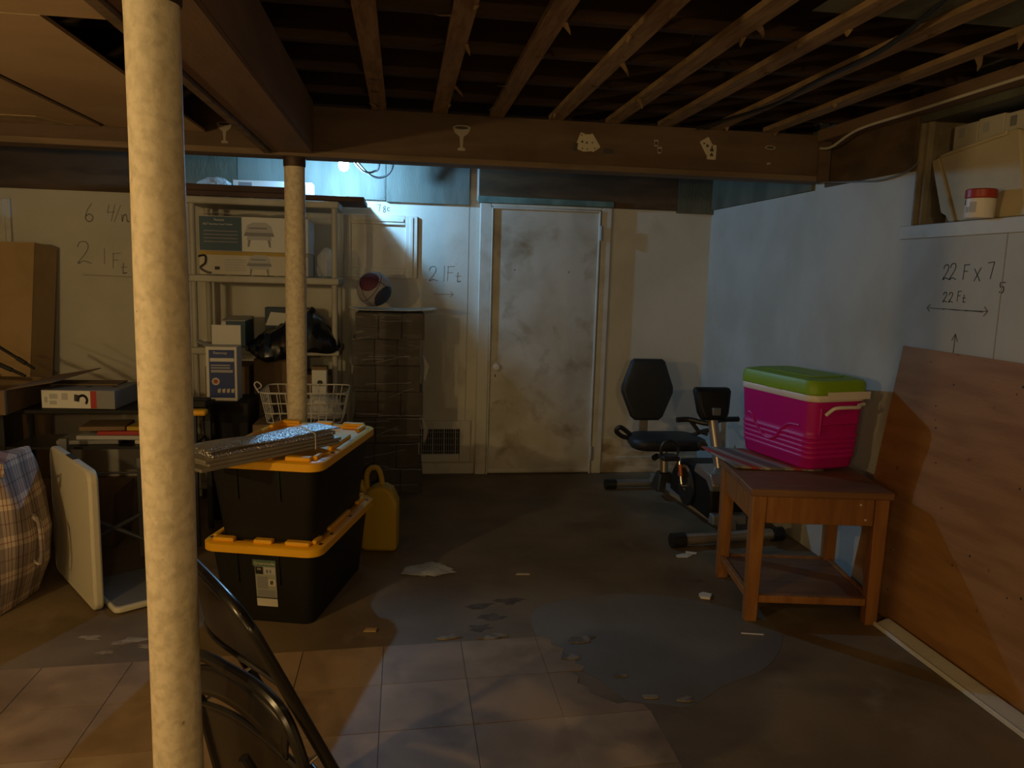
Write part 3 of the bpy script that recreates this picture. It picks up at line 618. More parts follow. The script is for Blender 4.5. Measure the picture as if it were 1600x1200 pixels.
# ---- white half-folded table standing on its edge
wt = thing('folding_table', 'cream plastic folding table half folded and stood on its edge', 'table', (-1.27, 3.34, 0))
A = Vector((-1.255, 3.335, 0)); da = Vector((-.50, .70, 0)).normalized(); na = Vector((-da.y, da.x, 0)); na = na if na.x > 0 else -na
leaf = lambda u, v, w_: A + da*u + na*w_ + Vector((0, 0, v))
pts = rrect(0, .004, .64, .625, .05, 6)
pts = [p for p in pts]
obj('leaf', G().prism(pts, leaf, -.038, .0), m_table, wt, .010, seg=3)
obj('edge_rim', G().tube([leaf(u, v, -.036) for u, v in rrect(.012, .016, .628, .613, .045, 5)], .004, 6, closed=True), m_table, kid(wt, -1))
obj('handle_notch', G().box(0, 0, 0, .001, .001, .001) if False else G().prism([(.26, .612), (.38, .612), (.37, .63), (.27, .63)], leaf, -.030, -.008), m_dark, wt)
leaf2 = lambda u, v, w_: A + Vector((.055, -.045, 0)) + na*v + da*u + Vector((0, 0, w_))
obj('second_leaf', G().prism(rrect(0, 0, .40, .36, .03, 4), leaf2, .006, .030), m_table, wt, .006)
obj('underside', G().prism(rrect(.02, .012, .39, .35, .02, 4), leaf2, .0302, .034), m_grey, kid(wt, -1))

# ---- checked bag
bg = thing('checked_bag', 'large mauve and cream checked woven bag at the left edge', 'bag', (-1.82, 3.50, 0))
def bagloop(z, k):
    f = [0.92, 1.06, 1.10, 1.05, .98, .93][k]; hx, hy = .31*f, .21*f
    off = [0, .015, .03, .02, .0, -.01][k]
    return [(-1.93+off+hx*math.copysign(abs(math.cos(a))**.42, math.cos(a))+.012*math.sin(5*a+k), 3.49+hy*math.copysign(abs(math.sin(a))**.42, math.sin(a))+.012*math.cos(4*a+k), z+(.018*math.sin(3*a) if k > 3 else 0)) for a in [2*PI*i/40 for i in range(40)]]
obj('body', G().loft([bagloop(z, k) for k, z in enumerate((.003, .15, .31, .46, .58, .645))]), m_plaid, bg, local=False, sharp=60)
obj('corner_ear', G().loft([[(-1.66, 3.32, .60), (-1.62, 3.34, .60), (-1.64, 3.38, .60)], [(-1.63, 3.30, .665), (-1.61, 3.31, .665), (-1.62, 3.33, .665)]]), m_plaid, bg)
obj('handle', G().tube(smooth_path([(-1.61, 3.44, .42), (-1.54, 3.42, .39), (-1.525, 3.41, .31), (-1.525, 3.41, .24), (-1.545, 3.42, .19), (-1.60, 3.44, .24)], 5), .011, 8, flat=.4), m_plaid, bg)
obj('zip_seam', G().tube(smooth_path([(-1.62, 3.31, .66), (-1.78, 3.35, .655), (-1.95, 3.46, .66)], 5), .006, 6), m_printl, bg)

# ---- tall cardboard panel against the far wall
cb = thing('flat_carton', 'large flat tan carton leaning on the far wall at left', 'cardboard box', (-2.6, 5.35, 0))
obj('front_face', G().hexa([(-3.2, 5.20, 0), (-2.40, 5.20, 0), (-2.40, 5.21, 0), (-3.2, 5.21, 0)], [(-3.2, 5.34, 1.60), (-2.325, 5.34, 1.60), (-2.325, 5.35, 1.60), (-3.2, 5.35, 1.60)]), m_card, cb)
obj('side_face', G().hexa([(-2.41, 5.2105, 0), (-2.40, 5.2105, 0), (-2.36, 5.42, 0), (-2.37, 5.42, 0)], [(-2.335, 5.3505, 1.60), (-2.325, 5.3505, 1.60), (-2.28, 5.56, 1.575), (-2.29, 5.56, 1.575)]), m_card, cb)
obj('top_flap', G().hexa([(-3.2, 5.3505, 1.585), (-2.337, 5.3505, 1.585), (-2.292, 5.555, 1.565), (-3.2, 5.555, 1.565)], [(-3.2, 5.3505, 1.592), (-2.337, 5.3505, 1.592), (-2.292, 5.555, 1.572), (-3.2, 5.555, 1.572)]), m_card, cb)

# ---- left workbench with yellow end and its rack
tb = thing('work_table', 'black topped work table with a yellow end clamp behind the near column', 'table', (-1.5, 4.3, 0))
obj('top', G().box(-2.05, 4.10, .722, -1.04, 4.46, .745), m_blackpl, tb, .004)
obj('end_clamp', G().box(-1.22, 4.085, .716, -1.005, 4.15, .747), m_yellow, tb, .012, seg=3)
obj('vise_block', G().box(-1.20, 4.16, .7455, -1.02, 4.28, .785), m_blackpl, tb, .005)
obj('clamp_screw', G().cyl((-1.10, 4.12, .747), (-1.115, 4.12, .775), .004), m_chrome, tb); obj('clamp_knob', G().cyl((-1.115, 4.12, .7755), (-1.12, 4.12, .792), .012), m_ochre, tb)
for x in (-2.0, -1.075):
    for y in (4.13, 4.43): obj('leg', G().box(x-.014, y-.014, 0, x+.014, y+.014, .7215), m_black, tb)
obj('lower_rack', G().box(-1.984, 4.12, .535, -1.091, 4.44, .548), m_black, tb)
for k, (x, l, z, m, rz) in enumerate(((-1.62, .30, .549, m_print, .1), (-1.35, .26, .549, m_cream, -.2), (-1.50, .34, .573, m_printl, -.05), (-1.42, .30, .597, m_red, .12), (-1.55, .22, .621, m_carddk, .2), (-1.33, .18, .621, m_jug, -.1))):
    mags = ['grey magazine lowest in the rack under the work table', 'cream magazine lowest in the rack, right of the grey one', 'pale grey magazine across the pile under the work table', 'red magazine in the pile under the work table', 'brown booklet on top of the pile under the work table', 'small yellow booklet topping the pile under the work table']
    if k == 1: x = -1.28; l = .20
    tag(obj('magazine', G().box(-l/2, -.10, 0, l/2, .10, .0225).rot(Matrix.Translation((x, 4.27, z)) @ Matrix.Rotation(rz*.4, 4, 'Z')), m, None, .004), mags[k], 'magazine', 'magazines under the work table')

# ---- black cabinet and carton beside it, rods
tag(obj('dark_cabinet', G().box(-2.75, 4.02, 0, -2.07, 4.5, .715), m_black, None, .006), 'low black cabinet under the open brown carton', 'cabinet')
bx = thing('open_carton', 'shallow brown carton with a stained label on the black cabinet', 'cardboard box', (-2.2, 4.1, .72))
X0, X1, Y0, Y1, Z0, Z1 = -2.5, -1.89, 3.94, 4.44, .7465, .865
for a in ((X0, Y0, Z0, X1, Y1, Z0+.006), (X0, Y0, Z0+.0065, X1, Y0+.006, Z1), (X0, Y1-.006, Z0+.0065, X1, Y1, Z1), (X0, Y0+.0065, Z0+.0065, X0+.006, Y1-.0065, Z1), (X1-.006, Y0+.0065, Z0+.0065, X1, Y1-.0065, Z1)):
    obj('panel', G().box(*a), m_carddk, bx)
obj('label', G().prism(rrect(-2.32, .752, -1.96, .855, .008, 3), lambda u, v, w_: (u, Y0-w_, v), .0005, .002), m_ochre, bx); lb = kid(bx, -1)
m_ocd = M('dark_ochre_print', (.30, .18, .04), .8, col2=(.5, .34, .10), scale=40)
for k in range(4): obj('print', G().prism([(-2.28+.075*k, .775), (-2.225+.075*k, .775), (-2.23+.075*k, .835), (-2.28+.075*k, .835)], lambda u, v, w_: (u, Y0-w_, v), .0021, .0026), m_ocd, lb)
obj('flap', G().hexa([(X1, Y0+.02, Z1), (X1, Y1, Z1), (X1+.25, Y1+.02, Z1+.045), (X1+.16, Y0+.15, Z1+.02)], [(X1, Y0+.02, Z1+.005), (X1, Y1, Z1+.005), (X1+.25, Y1+.02, Z1+.05), (X1+.16, Y0+.15, Z1+.025)]), m_carddk, bx)
rods = [((-2.30, 4.30, 1.055), (-1.93, 4.22, .905)), ((-2.14, 4.36, 1.06), (-1.92, 4.30, .935)), ((-2.52, 4.12, .965), (-2.01, 4.14, .915)), ((-2.5, 4.02, .895), (-1.98, 4.06, .895))]
rl = ['long black rod rising leftmost from the open carton', 'long black rod rising beside the leftmost one from the open carton', 'black rod lying level across the carton with a bright tip', 'black rod lying flat along the near rim of the carton']
for k, (a, b) in enumerate(rods):
    t = thing('black_rod', rl[k], 'rod', b, 0, 'black rods in the open carton'); a, b = Vector(a), Vector(b)
    obj('shaft', G().cyl(a, b, .0085, n=10), m_black, t); obj('tip', G().cyl(b + (b-a).normalized()*.0005, b+(b-a).normalized()*.015, .007, n=10), m_chrome if k == 2 else m_black, t)
    obj('sleeve', G().cyl(b.lerp(a, .15), b.lerp(a, .35), .012, n=10), m_leather, t)
pb = thing('product_box', 'white and red printed product box lying on the work table', 'box', (-1.62, 4.3, .746), math.radians(-4))
obj('carton', G().box(-.18, -.175, 0, .18, .15, .095), m_print, pb, .002, local=True)
fr = lambda u, v, w_: (u, -.175-w_, v); ca = kid(pb, -1)
obj('front_print', G().prism([(-.178, .003), (.06, .003), (.06, .092), (-.178, .092)], fr, .0004, .001), m_paper, ca, local=True)
obj('red_band', G().prism([(.061, .003), (.09, .003), (.09, .092), (.061, .092)], fr, .0004, .001), m_red, ca, local=True)
for a, b, c, d in ((-.165, -.15, .03, .06), (-.14, -.10, .05, .075), (-.14, -.105, .02, .04), (-.08, -.05, .045, .08)): obj('print', G().prism([(a, c), (b, c), (b, d), (a, d)], fr, .0011, .0015), m_printl, ca, local=True)
g = G()
for k in range(14):
    a0, a1 = -0.9+k*.3, -0.9+(k+1)*.3; R0, R1 = .016, .028
    g.prism([(.022+R0*math.cos(a0), .045+R0*math.sin(a0)*1.1), (.022+R1*math.cos(a0), .045+R1*math.sin(a0)*1.1), (.022+R1*math.cos(a1), .045+R1*math.sin(a1)*1.1), (.022+R0*math.cos(a1), .045+R0*math.sin(a1)*1.1)], fr, .0011, .0016)
g.prism([(-.02, .04), (.005, .035), (.01, .07), (-.018, .075)], fr, .0011, .0016); obj('gadget_print', g, m_ink, ca, local=True)
for k, (a, b) in enumerate(((.0, -.05), (.06, .02), (.12, -.03), (.05, .09))): obj('top_print', G().cyl((a, b, .0952), (a, b, .0958), .018, n=10), m_ink, ca, local=True)
tag(obj('carton_flat', G().box(-1.84, 4.30, .8425, -1.50, 4.455, .8475).rot(Matrix.Translation((0, 0, 0))), m_carddk), 'folded brown card lying on the printed product box', 'cardboard')

# ---- metal stand under the table, grey tubs in the dark
st = thing('metal_stand', 'folded metal stand with crossed bars under the work table', 'stand', (-1.5, 3.95, 0))
for a, b, r in (((-1.66, 3.99, .03), (-1.24, 3.97, .27), .011), ((-1.66, 3.97, .27), (-1.22, 3.99, .06), .011), ((-1.60, 4.0, .44), (-1.20, 4.0, .445), .006)): obj('bar', G().cyl(a, b, r), m_grey, st)
for x in (-1.66, -1.30): obj('upright', G().box(x-.018, 3.985, 0.005, x+.018, 4.015, .62 if x < -1.5 else .52), m_grey, st)
tag(obj('grey_crate', G().loft([[(-1.95, 4.14, 0), (-1.5, 4.14, 0), (-1.5, 4.42, 0), (-1.95, 4.42, 0)], [(-1.97, 4.12, .30), (-1.48, 4.12, .30), (-1.48, 4.44, .30), (-1.97, 4.44, .30)]]), m_carddk, None, .006), 'plain brown carton on the floor under the work table', 'cardboard box')

# ---- black tall bin with the blue product box on top
tag(obj('black_bin', G().loft([[(-1.09, 4.56, 0), (-.90, 4.56, 0), (-.90, 4.80, 0), (-1.09, 4.80, 0)], [(-1.14, 4.52, .715), (-.87, 4.52, .715), (-.87, 4.84, .715), (-1.14, 4.84, .715)]]), m_blackpl, None, .01), 'tall black bin under the blue and white product box', 'bin')
rb = thing('blue_box', 'upright blue and white product box with its lid flap open', 'box', (-1.025, 4.62, .716))
obj('carton', G().box(-1.112, 4.56, .7165, -.942, 4.70, 1.03), m_paper, rb, .002); ca = kid(rb, -1)
fr = lambda u, v, w_: (u, 4.56-w_, v)
obj('blue_panel', G().prism([(-1.095, .735), (-.955, .735), (-.955, 1.012), (-1.095, 1.012)], fr, .0004, .001), m_blue, ca); bp = kid(ca, -1)
obj('white_band', G().prism([(-1.09, .945), (-.957, .945), (-.957, .965), (-1.09, .965)], fr, .0011, .0016), m_paper, ca)
for k, (a, b, z) in enumerate(((-1.085, -.98, .92), (-1.085, -.98, .905), (-1.085, -.965, .89), (-1.085, -.965, .882))): obj('print', G().prism([(a, z), (b, z), (b, z+.007), (a, z+.007)], fr, .0011, .0016), m_printl, ca)
obj('drink_print', G().cyl((-1.06, 4.5588, .83), (-1.06, 4.5582, .83), .022, n=18), m_cream, ca); obj('drink_print', G().cyl((-1.06, 4.5581, .83), (-1.06, 4.5576, .83), .012, n=18), m_red, ca)
for k in range(4): obj('pod_print', G().prism([(-1.05+.025*k, .765), (-1.035+.025*k, .765), (-1.032+.025*k, .79), (-1.05+.025*k, .785)], fr, .0011, .0016), m_cream, ca)
text('Remway', .022, m_paper, ca, (-1.07, 4.5588, .988), (1, 0, 0), (0, 0, 1))
obj('lid_flap', G().hexa([(-1.108, 4.698, 1.031), (-.945, 4.698, 1.031), (-.945, 4.702, 1.031), (-1.108, 4.702, 1.031)], [(-1.108, 4.70, 1.145), (-.945, 4.70, 1.145), (-.945, 4.704, 1.145), (-1.108, 4.704, 1.145)]), m_paper, rb)
obj('side_flap', G().hexa([(-1.113, 4.58, 1.03), (-1.111, 4.58, 1.03), (-1.111, 4.68, 1.03), (-1.113, 4.68, 1.03)], [(-1.17, 4.58, 1.06), (-1.168, 4.58, 1.06), (-1.168, 4.68, 1.06), (-1.17, 4.68, 1.06)]), m_paper, rb)

# ---- wire basket on a carton
cart = tag(obj('brown_carton', G().box(-.84, 4.44, 0, -.34, 4.80, .60), m_carddk, None, .005), 'brown carton standing on the floor under the wire basket', 'cardboard box')
wb = thing('wire_basket', 'white wire basket behind the slim column', 'basket', (-.56, 4.6, .61))
BX0, BX1, BY0, BY1 = -.80, -.315, 4.42, 4.78
def ring(z, k): return [(-.5575+(x+.5575)*k, 4.60+(y-4.6)*k, z) for x, y in rrect(BX0, BY0, BX1, BY1, .05, 4)]
for z, k, r in ((.785, 1.0, .0045), (.725, .95, .003), (.665, .90, .003), (.61, .86, .0035)): obj('hoop', G().tube(ring(z, k), r, 6, closed=True), m_white, wb)
for k in range(9):
    x = BX0+.05+(BX1-BX0-.10)*k/8
    for y in (BY0, BY1):
        a = Vector((x, y, .785)); b = Vector((-.5575+(x+.5575)*.86, 4.6+(y-4.6)*.86, .61)); obj('wire', G().cyl(a, b, .0028, n=6), m_white, wb)
for k in range(6):
    y = BY0+.05+(BY1-BY0-.1)*k/5
    for x in (BX0, BX1):
        a = Vector((x, y, .785)); b = Vector((-.5575+(x+.5575)*.86, 4.6+(y-4.6)*.86, .61)); obj('wire', G().cyl(a, b, .0028, n=6), m_white, wb)
for k in range(7):
    x = BX0+.08+(BX1-BX0-.16)*k/6; obj('wire', G().cyl((x, BY0+.03, .609), (x, BY1-.03, .609), .0028, n=6), m_white, wb)
obj('handle', G().tube(smooth_path([(BX0, BY0+.02, .785), (BX0-.025, BY0+.02, .83), (BX0-.01, BY0+.03, .845), (BX0+.01, BY0+.04, .82), (BX0-.02, BY0+.06, .795)], 5), .004, 6), m_white, wb)
def crumple(name, c, r, sx, sy, sz, mat, label, cat, amp=.25, n=(18, 12), flat=True):
    g = G(); rnd = random.Random(hash(label) % 1000 if False else sum(map(ord, label)))
    ph = [rnd.uniform(0, 6) for _ in range(8)]
    loops = []
    for j in range(1, n[1]):
        th = PI*j/n[1]; lp = []
        for i in range(n[0]):
            a = 2*PI*i/n[0]
            q = 1 + amp*(.5*math.sin(3*a+ph[0]+2*th)+.4*math.sin(5*a+ph[1]-3*th)+.35*math.sin(8*a+ph[2]+5*th)) + rnd.uniform(-.06, .06)
            z = -math.cos(th)
            if z < -.55 and flat: z = -.55
            lp.append((c[0]+r*q*sx*math.sin(th)*math.cos(a), c[1]+r*q*sy*math.sin(th)*math.sin(a), c[2]+r*sz*(z+.55)))
        loops.append(lp)
    g.loft(loops)
    return tag(obj(name, g, mat, None, sharp=28), label, cat)
crumple('plastic_bundle', (-.46, 4.58, .618), .11, 1, .9, .8, m_clear, 'crumpled clear plastic bundle inside the wire basket', 'plastic bag')
sb = thing('small_box', 'small white box with brown band behind the wire basket', 'box', (-.50, 5.0, .59))
obj('carton', G().box(-.56, 4.88, .601, -.47, 4.98, .86), m_paper, sb, .002); obj('band', G().box(-.5605, 4.8785, .862, -.4695, 4.9815, .88), m_carddk, sb); obj('mark', G().cyl((-.51, 4.8795, .78), (-.51, 4.879, .78), .018, n=10), m_ink, kid(sb, 0))
tag(obj('tall_carton', G().box(-.86, 4.82, 0, -.38, 5.03, .60), m_carddk, None, .005), 'brown carton behind the basket against the shelf', 'cardboard box')

# ---- plastic shelving
sh = thing('storage_shelf', 'taupe plastic storage shelf with round posts by the far wall', 'shelf', (-.87, 5.28, 0))
SX0, SX1, SY0, SY1 = -1.335, -.405, 5.055, 5.50
tiers = [1.865, 1.385, .93, .475, .05]
for z in tiers:
    obj('tier', G().box(SX0, SY0, z, SX1, SY1, z+.045), m_shelf, sh, .008)
    tr = kid(sh, -1)
    for k in range(6):
        x = SX0+.1+k*(SX1-SX0-.2)/5; obj('rib', G().box(x-.012, SY0+.03, z+.0455, x+.012, SY1-.03, z+.048), m_shelf, tr)
for x in (SX0+.035, SX1-.03):
    for y in (SY0+.035, SY1-.035):
        zs = [0] + [v for t_ in tiers[::-1] for v in (t_, t_+.045)]
        for a, b in ((0, .05), (.095, .475), (.52, .93), (.975, 1.385), (1.43, 1.865)):
            obj('post', G().cyl((x, y, a), (x, y, b), .0195, n=16), m_shelf, sh)
tag(obj('top_plank', G().box(-1.36, 5.065, 1.9135, -.25, 5.555, 1.945), m_plank, None, .003), 'dark brown plank lying on top of the storage shelf', 'plank')
tag(obj('top_plank', G().box(-1.36, 5.08, 1.9455, -.62, 5.16, 1.985), m_plank, None, .004), 'narrow dark plank along the front edge of the shelf top', 'plank').name = 'narrow_plank'
tb2 = thing('white_carton', 'white carton with printed side on top of the storage shelf', 'box', (-.92, 5.4, 1.95))
obj('carton', G().box(-1.10, 5.32, 1.946, -.60, 5.48, 2.045), m_paper, tb2, .003)
for a, b in ((-1.06, -.98), (-.72, -.64)): obj('print', G().prism([(a, 1.965), (b, 1.965), (b, 2.03), (a, 2.03)], lambda u, v, w_: (u, 5.32-w_, v), .0004, .001), m_print, kid(tb2, 0))
crumple('plastic_wrap', (-1.19, 5.26, 1.9465), .075, 1.3, .7, .9, m_clear, 'crumpled white plastic wrap beside the carton on the shelf top', 'plastic bag')
# chafing dish boxes on the second tier
def chafer(fr, par, u, v, s):
    P = lambda pts, m, n='dish_print', d=.0011: obj(n, G().prism([(u+a*s, v+b*s) for a, b in pts], fr, d, d+.0005), m, par)
    P([(-.5, .15), (-.42, .42), (-.2, .52), (.25, .52), (.45, .38), (.5, .15)], m_printl); P([(-.55, .02), (.55, .02), (.5, .15), (-.5, .15)], m_print)
    P([(-.45, -.12), (.45, -.12), (.42, .02), (-.42, .02)], m_printl); P([(-.42, -.38), (-.36, -.38), (-.3, -.12), (-.4, -.12)], m_print); P([(.36, -.38), (.42, -.38), (.4, -.12), (.3, -.12)], m_print)
    P([(-.38, .28), (.3, .28), (.28, .34), (-.36, .34)], m_print, d=.0017)
for name, z0, z1, y0, lab in (('chafing_dish_box', 1.4335, 1.575, 5.085, 'lower white chafing dish box with ochre tape on the shelf'), ('chafing_dish_box', 1.5795, 1.795, 5.095, 'upper blue and white chafing dish box on the shelf')):
    t = thing(name, lab, 'box', (-.93, 5.25, z0), 0, 'chafing dish boxes')
    obj('carton', G().box(-1.262, y0, z0, -.60, y0+.36, z1), m_cream if z0 < 1.5 else m_paper, t, .002); ca = kid(t, -1)
    fr = (lambda Y: lambda u, v, w_: (u, Y-w_, v))(y0)
    if z0 > 1.5:
        obj('blue_panel', G().prism([(-1.26, z0+.003), (-1.005, z0+.003), (-1.005, z1-.003), (-1.26, z1-.003)], fr, .0004, .001), m_slate, ca)
        text('8QT Stainless Steel Chafer', .0165, m_paper, ca, (-1.237, y0-.001, z1-.055), (1, 0, 0), (0, 0, 1)); text('Remset', .02, m_paper, ca, (-1.17, y0-.001, z1-.03), (1, 0, 0), (0, 0, 1))
        for k in range(4): obj('print', G().prism([(-1.235, z0+.12-.022*k), (-1.03, z0+.12-.022*k), (-1.03, z0+.127-.022*k), (-1.235, z0+.127-.022*k)], fr, .0011, .0016), m_print, ca)
        chafer(fr, ca, -.90, z0+.095, .17)
    else:
        obj('tape', G().box(-1.2625, y0-.002, z1-.001, -.5995, y0+.10, z1+.003), m_ochre, ca); obj('tape_front', G().prism([(-1.26, z1-.02), (-.602, z1-.02), (-.602, z1-.001), (-1.26, z1-.001)], fr, .0004, .001), m_ochre, ca)
        for k in range(5): obj('print', G().prism([(-1.11, z0+.09-.016*k), (-.98, z0+.09-.016*k), (-.98, z0+.096-.016*k), (-1.11, z0+.096-.016*k)], fr, .0011, .0016), m_printl, ca)
        chafer(fr, ca, -.90, z0+.055, .14); obj('print', G().prism([(-1.17, z0+.03), (-1.14, z0+.03), (-1.14, z0+.05), (-1.17, z0+.05)], fr, .0011, .0016), m_ink, ca)
        obj('strap', G().tube(smooth_path([(-1.265, y0-.012, z0+.11), (-1.225, y0-.012, z0+.115), (-1.225, y0-.012, z0+.07), (-1.255, y0-.012, z0+.04), (-1.22, y0-.012, z0+.015), (-1.19, y0-.012, z0+.01)], 5), .006, 8), m_black, t)
tag(obj('clear_sheet', G().sheet(lambda u, v: (-1.26+.62*u, 5.09+.33*v, 1.803+.012*abs(math.sin(9*u+2*v))+.01*u*(1-v)), 26, 8), m_clear, None, solid=.002), 'shiny clear plastic sheet over the upper chafing dish box', 'plastic sheet')
crumple('grey_bag', (-.50, 5.235, 1.4335), .11, .55, .9, 1.15, m_clear, 'crumpled clear bag on the right end of the second tier', 'plastic bag')
tag(obj('small_carton', G().box(-.555, 5.40, 1.4335, -.465, 5.475, 1.60), m_paper, None, .003), 'small pale carton at the right end of the second tier', 'box')
# third tier: black bag, open box
rnd = random.Random(3); loops = []
for k in range(27):
    u = k/26; x = -.985+.575*u; e = min(1, 4.5*u, 3.2*(1-u))**.6
    zt = .985+(.05+.21*min(1, u*1.35)**1.2)*e; fr_ = 5.05-.095*e; zb = .975-.085*e*(.6+.4*math.sin(7*u))
    prof = [(5.33, .981), (5.20, .981), (5.08, .981), (5.045, .975), (5.043, .5*(zb+.975)), (.5*(fr_+5.043), zb), (fr_, zb+.03), (fr_-.006, .5*(zb+zt)-.02), (fr_+.02, .35*zb+.65*zt), (fr_+.06, zt-.02), (5.13, zt+.012), (5.20, zt-.004), (5.27, zt-.05*e), (5.33, .981+.55*(zt-.981))]
    loops.append([(x+rnd.uniform(-.004, .004), y+(rnd.uniform(-.013, .013)*e if 6 <= i <= 12 else 0), max(z, .86)+(rnd.uniform(-.013, .013)*e if 6 <= i <= 12 else 0)) for i, (y, z) in enumerate(prof)])
tag(obj('trash_bag', G().loft(loops), m_bag, None, sharp=30), 'black plastic trash bag bulging off the third shelf tier', 'trash bag')
ob = thing('open_box', 'dark blue box with white open flaps on the third tier', 'box', (-1.0, 5.3, .976))
obj('carton', G().box(-1.15, 5.12, .9785, -1.0, 5.40, 1.14), m_slate, ob, .002); obj('flap', G().hexa([(-1.15, 5.12, 1.141), (-1.0, 5.12, 1.141), (-1.0, 5.40, 1.141), (-1.15, 5.40, 1.141)], [(-1.15, 5.12, 1.144), (-1.0, 5.12, 1.144), (-1.0, 5.40, 1.16), (-1.15, 5.40, 1.16)]), m_paper, ob)
obj('white_edge', G().prism([(-1.148, 1.05), (-1.12, 1.04), (-1.12, 1.138), (-1.148, 1.138)], lambda u, v, w_: (u, 5.12-w_, v), .0004, .001), m_paper, kid(ob, 0))
ob = thing('open_carton', 'tall navy open box behind the trash bag', 'box', (-.80, 5.44, .976))
obj('carton', G().box(-.92, 5.365, .9785, -.60, 5.46, 1.22), m_navy, ob, .002); obj('flap', G().prism([(-.915, 1.10), (-.72, 1.10), (-.72, 1.18), (-.88, 1.19)], lambda u, v, w_: (u, 5.36-w_, v), .0004, .004), m_paper, ob)
for k, (x0, x1, zt) in enumerate(((-1.25, -.98, .85), (-.95, -.68, .90), (-.66, -.46, .80))):
    tag(obj('brown_carton', G().box(x0, 5.10, .5235, x1, 5.42, zt), m_carddk, None, .004), ['brown carton at the left of the fourth shelf tier', 'taller brown carton in the middle of the fourth shelf tier', 'small brown carton at the right of the fourth shelf tier'][k], 'cardboard box', 'cartons on the fourth tier')
for k, (x0, x1, zt) in enumerate(((-1.27, -1.0, .36), (-.98, -.5, .40))):
    tag(obj('brown_carton', G().box(x0, 5.10, .0985, x1, 5.42, zt), m_cream if k == 0 else m_carddk, None, .004), ['pale carton at the left of the bottom shelf tier', 'wide brown carton on the bottom shelf tier'][k], 'cardboard box', 'cartons on the bottom tier')

# ---- shrink-wrapped stack of cartons
ws = thing('wrapped_stack', 'stack of brown cartons shrink wrapped in clear film beside the shelf', 'carton stack', (-.1, 5.28, 0))
wx0, wx1, wy0, wy1 = -.325, .115, 5.08, 5.50
first = None
for r_ in range(7):
    for c_ in range(3):
        dx = (.02 if r_ % 3 == 0 else -.008 if r_ % 2 else 0)
        if first is None:
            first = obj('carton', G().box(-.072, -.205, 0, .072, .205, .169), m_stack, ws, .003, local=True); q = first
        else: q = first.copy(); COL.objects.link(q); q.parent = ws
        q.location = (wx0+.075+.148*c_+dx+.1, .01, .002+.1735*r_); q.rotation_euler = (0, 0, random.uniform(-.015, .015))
def wl(z, k):
    ph = k*1.3; o = []
    base = rrect(wx0-.014, wy0-.012, wx1+.024, wy1+.012, .02, 3)
    for i, (x, y) in enumerate(base): o.append((x+.008*math.sin(i*1.9+ph), y+.006*math.sin(i*2.7+ph*1.7), z))
    return o
obj('film', G().loft([wl(.004+1.215*k/24, k) for k in range(25)], cap=False), m_film, ws, sharp=180)
fm = kid(ws, -1)
m_crease = M('film_crease', (.75, .74, .72), .3, alpha=.4, spec=.8)
for k in range(22):
    z = .06+1.15*random.random(); x = wx0+random.uniform(0, .25); l = random.uniform(.12, .40); sl_ = random.choice((0, 0, .01, -.02, .06))
    pts = [(min(x+l*t_/5, wx1+.02), wy0-.022-.004*random.random(), z+random.uniform(-.003, .003)+sl_*t_/5) for t_ in range(6)]
    obj('crease', G().tube(smooth_path(pts, 3), .0015, 5, flat=.6), m_crease, fm)
for z in (.93, .50): obj('loose_film', G().loft([[(wx1+.02, wy0-.02, z), (wx1+.03, wy0, z), (wx1+.02, wy0+.03, z+.01)], [(wx1+.06, wy0-.03, z-.06), (wx1+.055, wy0, z-.05), (wx1+.03, wy0+.03, z-.06)], [(wx1+.035, wy0-.025, z-.16), (wx1+.04, wy0, z-.15), (wx1+.025, wy0+.03, z-.15)]], cap=False), m_clear, fm)
tag(obj('paper_sheet', G().sheet(lambda u, v: (-.345+.57*u, 5.07+.40*v, 1.2305+.02*max(0, u-.55)**2*4*(1-v*.5)+.022*max(0, .12-u)*8*(1-v)), 20, 6), m_paper, None, solid=.003), 'curled white paper sheet under the ball on the wrapped cartons', 'paper')
# ball
bc = Vector((-.19, 5.215, 1.364)); R = .114
bl = thing('basketball', 'maroon and pale basketball on top of the wrapped cartons', 'ball', (bc.x, bc.y, bc.z-R))
g = G(); bmesh.ops.create_uvsphere(g.bm, u_segments=96, v_segments=64, radius=R)
ax1 = Vector((-.35, -.85, .55)).normalized(); ax2 = Vector((.75, -.55, -.55)).normalized()
for f in g.bm.faces:
    d = f.calc_center_median().normalized(); f.material_index = 0 if d.dot(ax1) > .80 else (2 if d.dot(ax2) > .74 else (1 if d.x > -2 else 1))
bmesh.ops.translate(g.bm, vec=bc, verts=g.bm.verts); obj('cover', g, [m_maroon, m_ballw, m_balln], bl)
for nrm, off in ((Vector((.35, .55, .8)), 0), (Vector((.8, -.5, .35)), -.02), (Vector((-.75, -.4, .5)), .03)):
    nrm.normalize(); a = nrm.orthogonal().normalized(); b = nrm.cross(a); rr_ = math.sqrt(R*R-off*off)
    obj('seam', G().tube([bc+nrm*off+(a*math.cos(2*PI*k/40)+b*math.sin(2*PI*k/40))*rr_ for k in range(40)], .0022, 6, closed=True), m_black, bl)
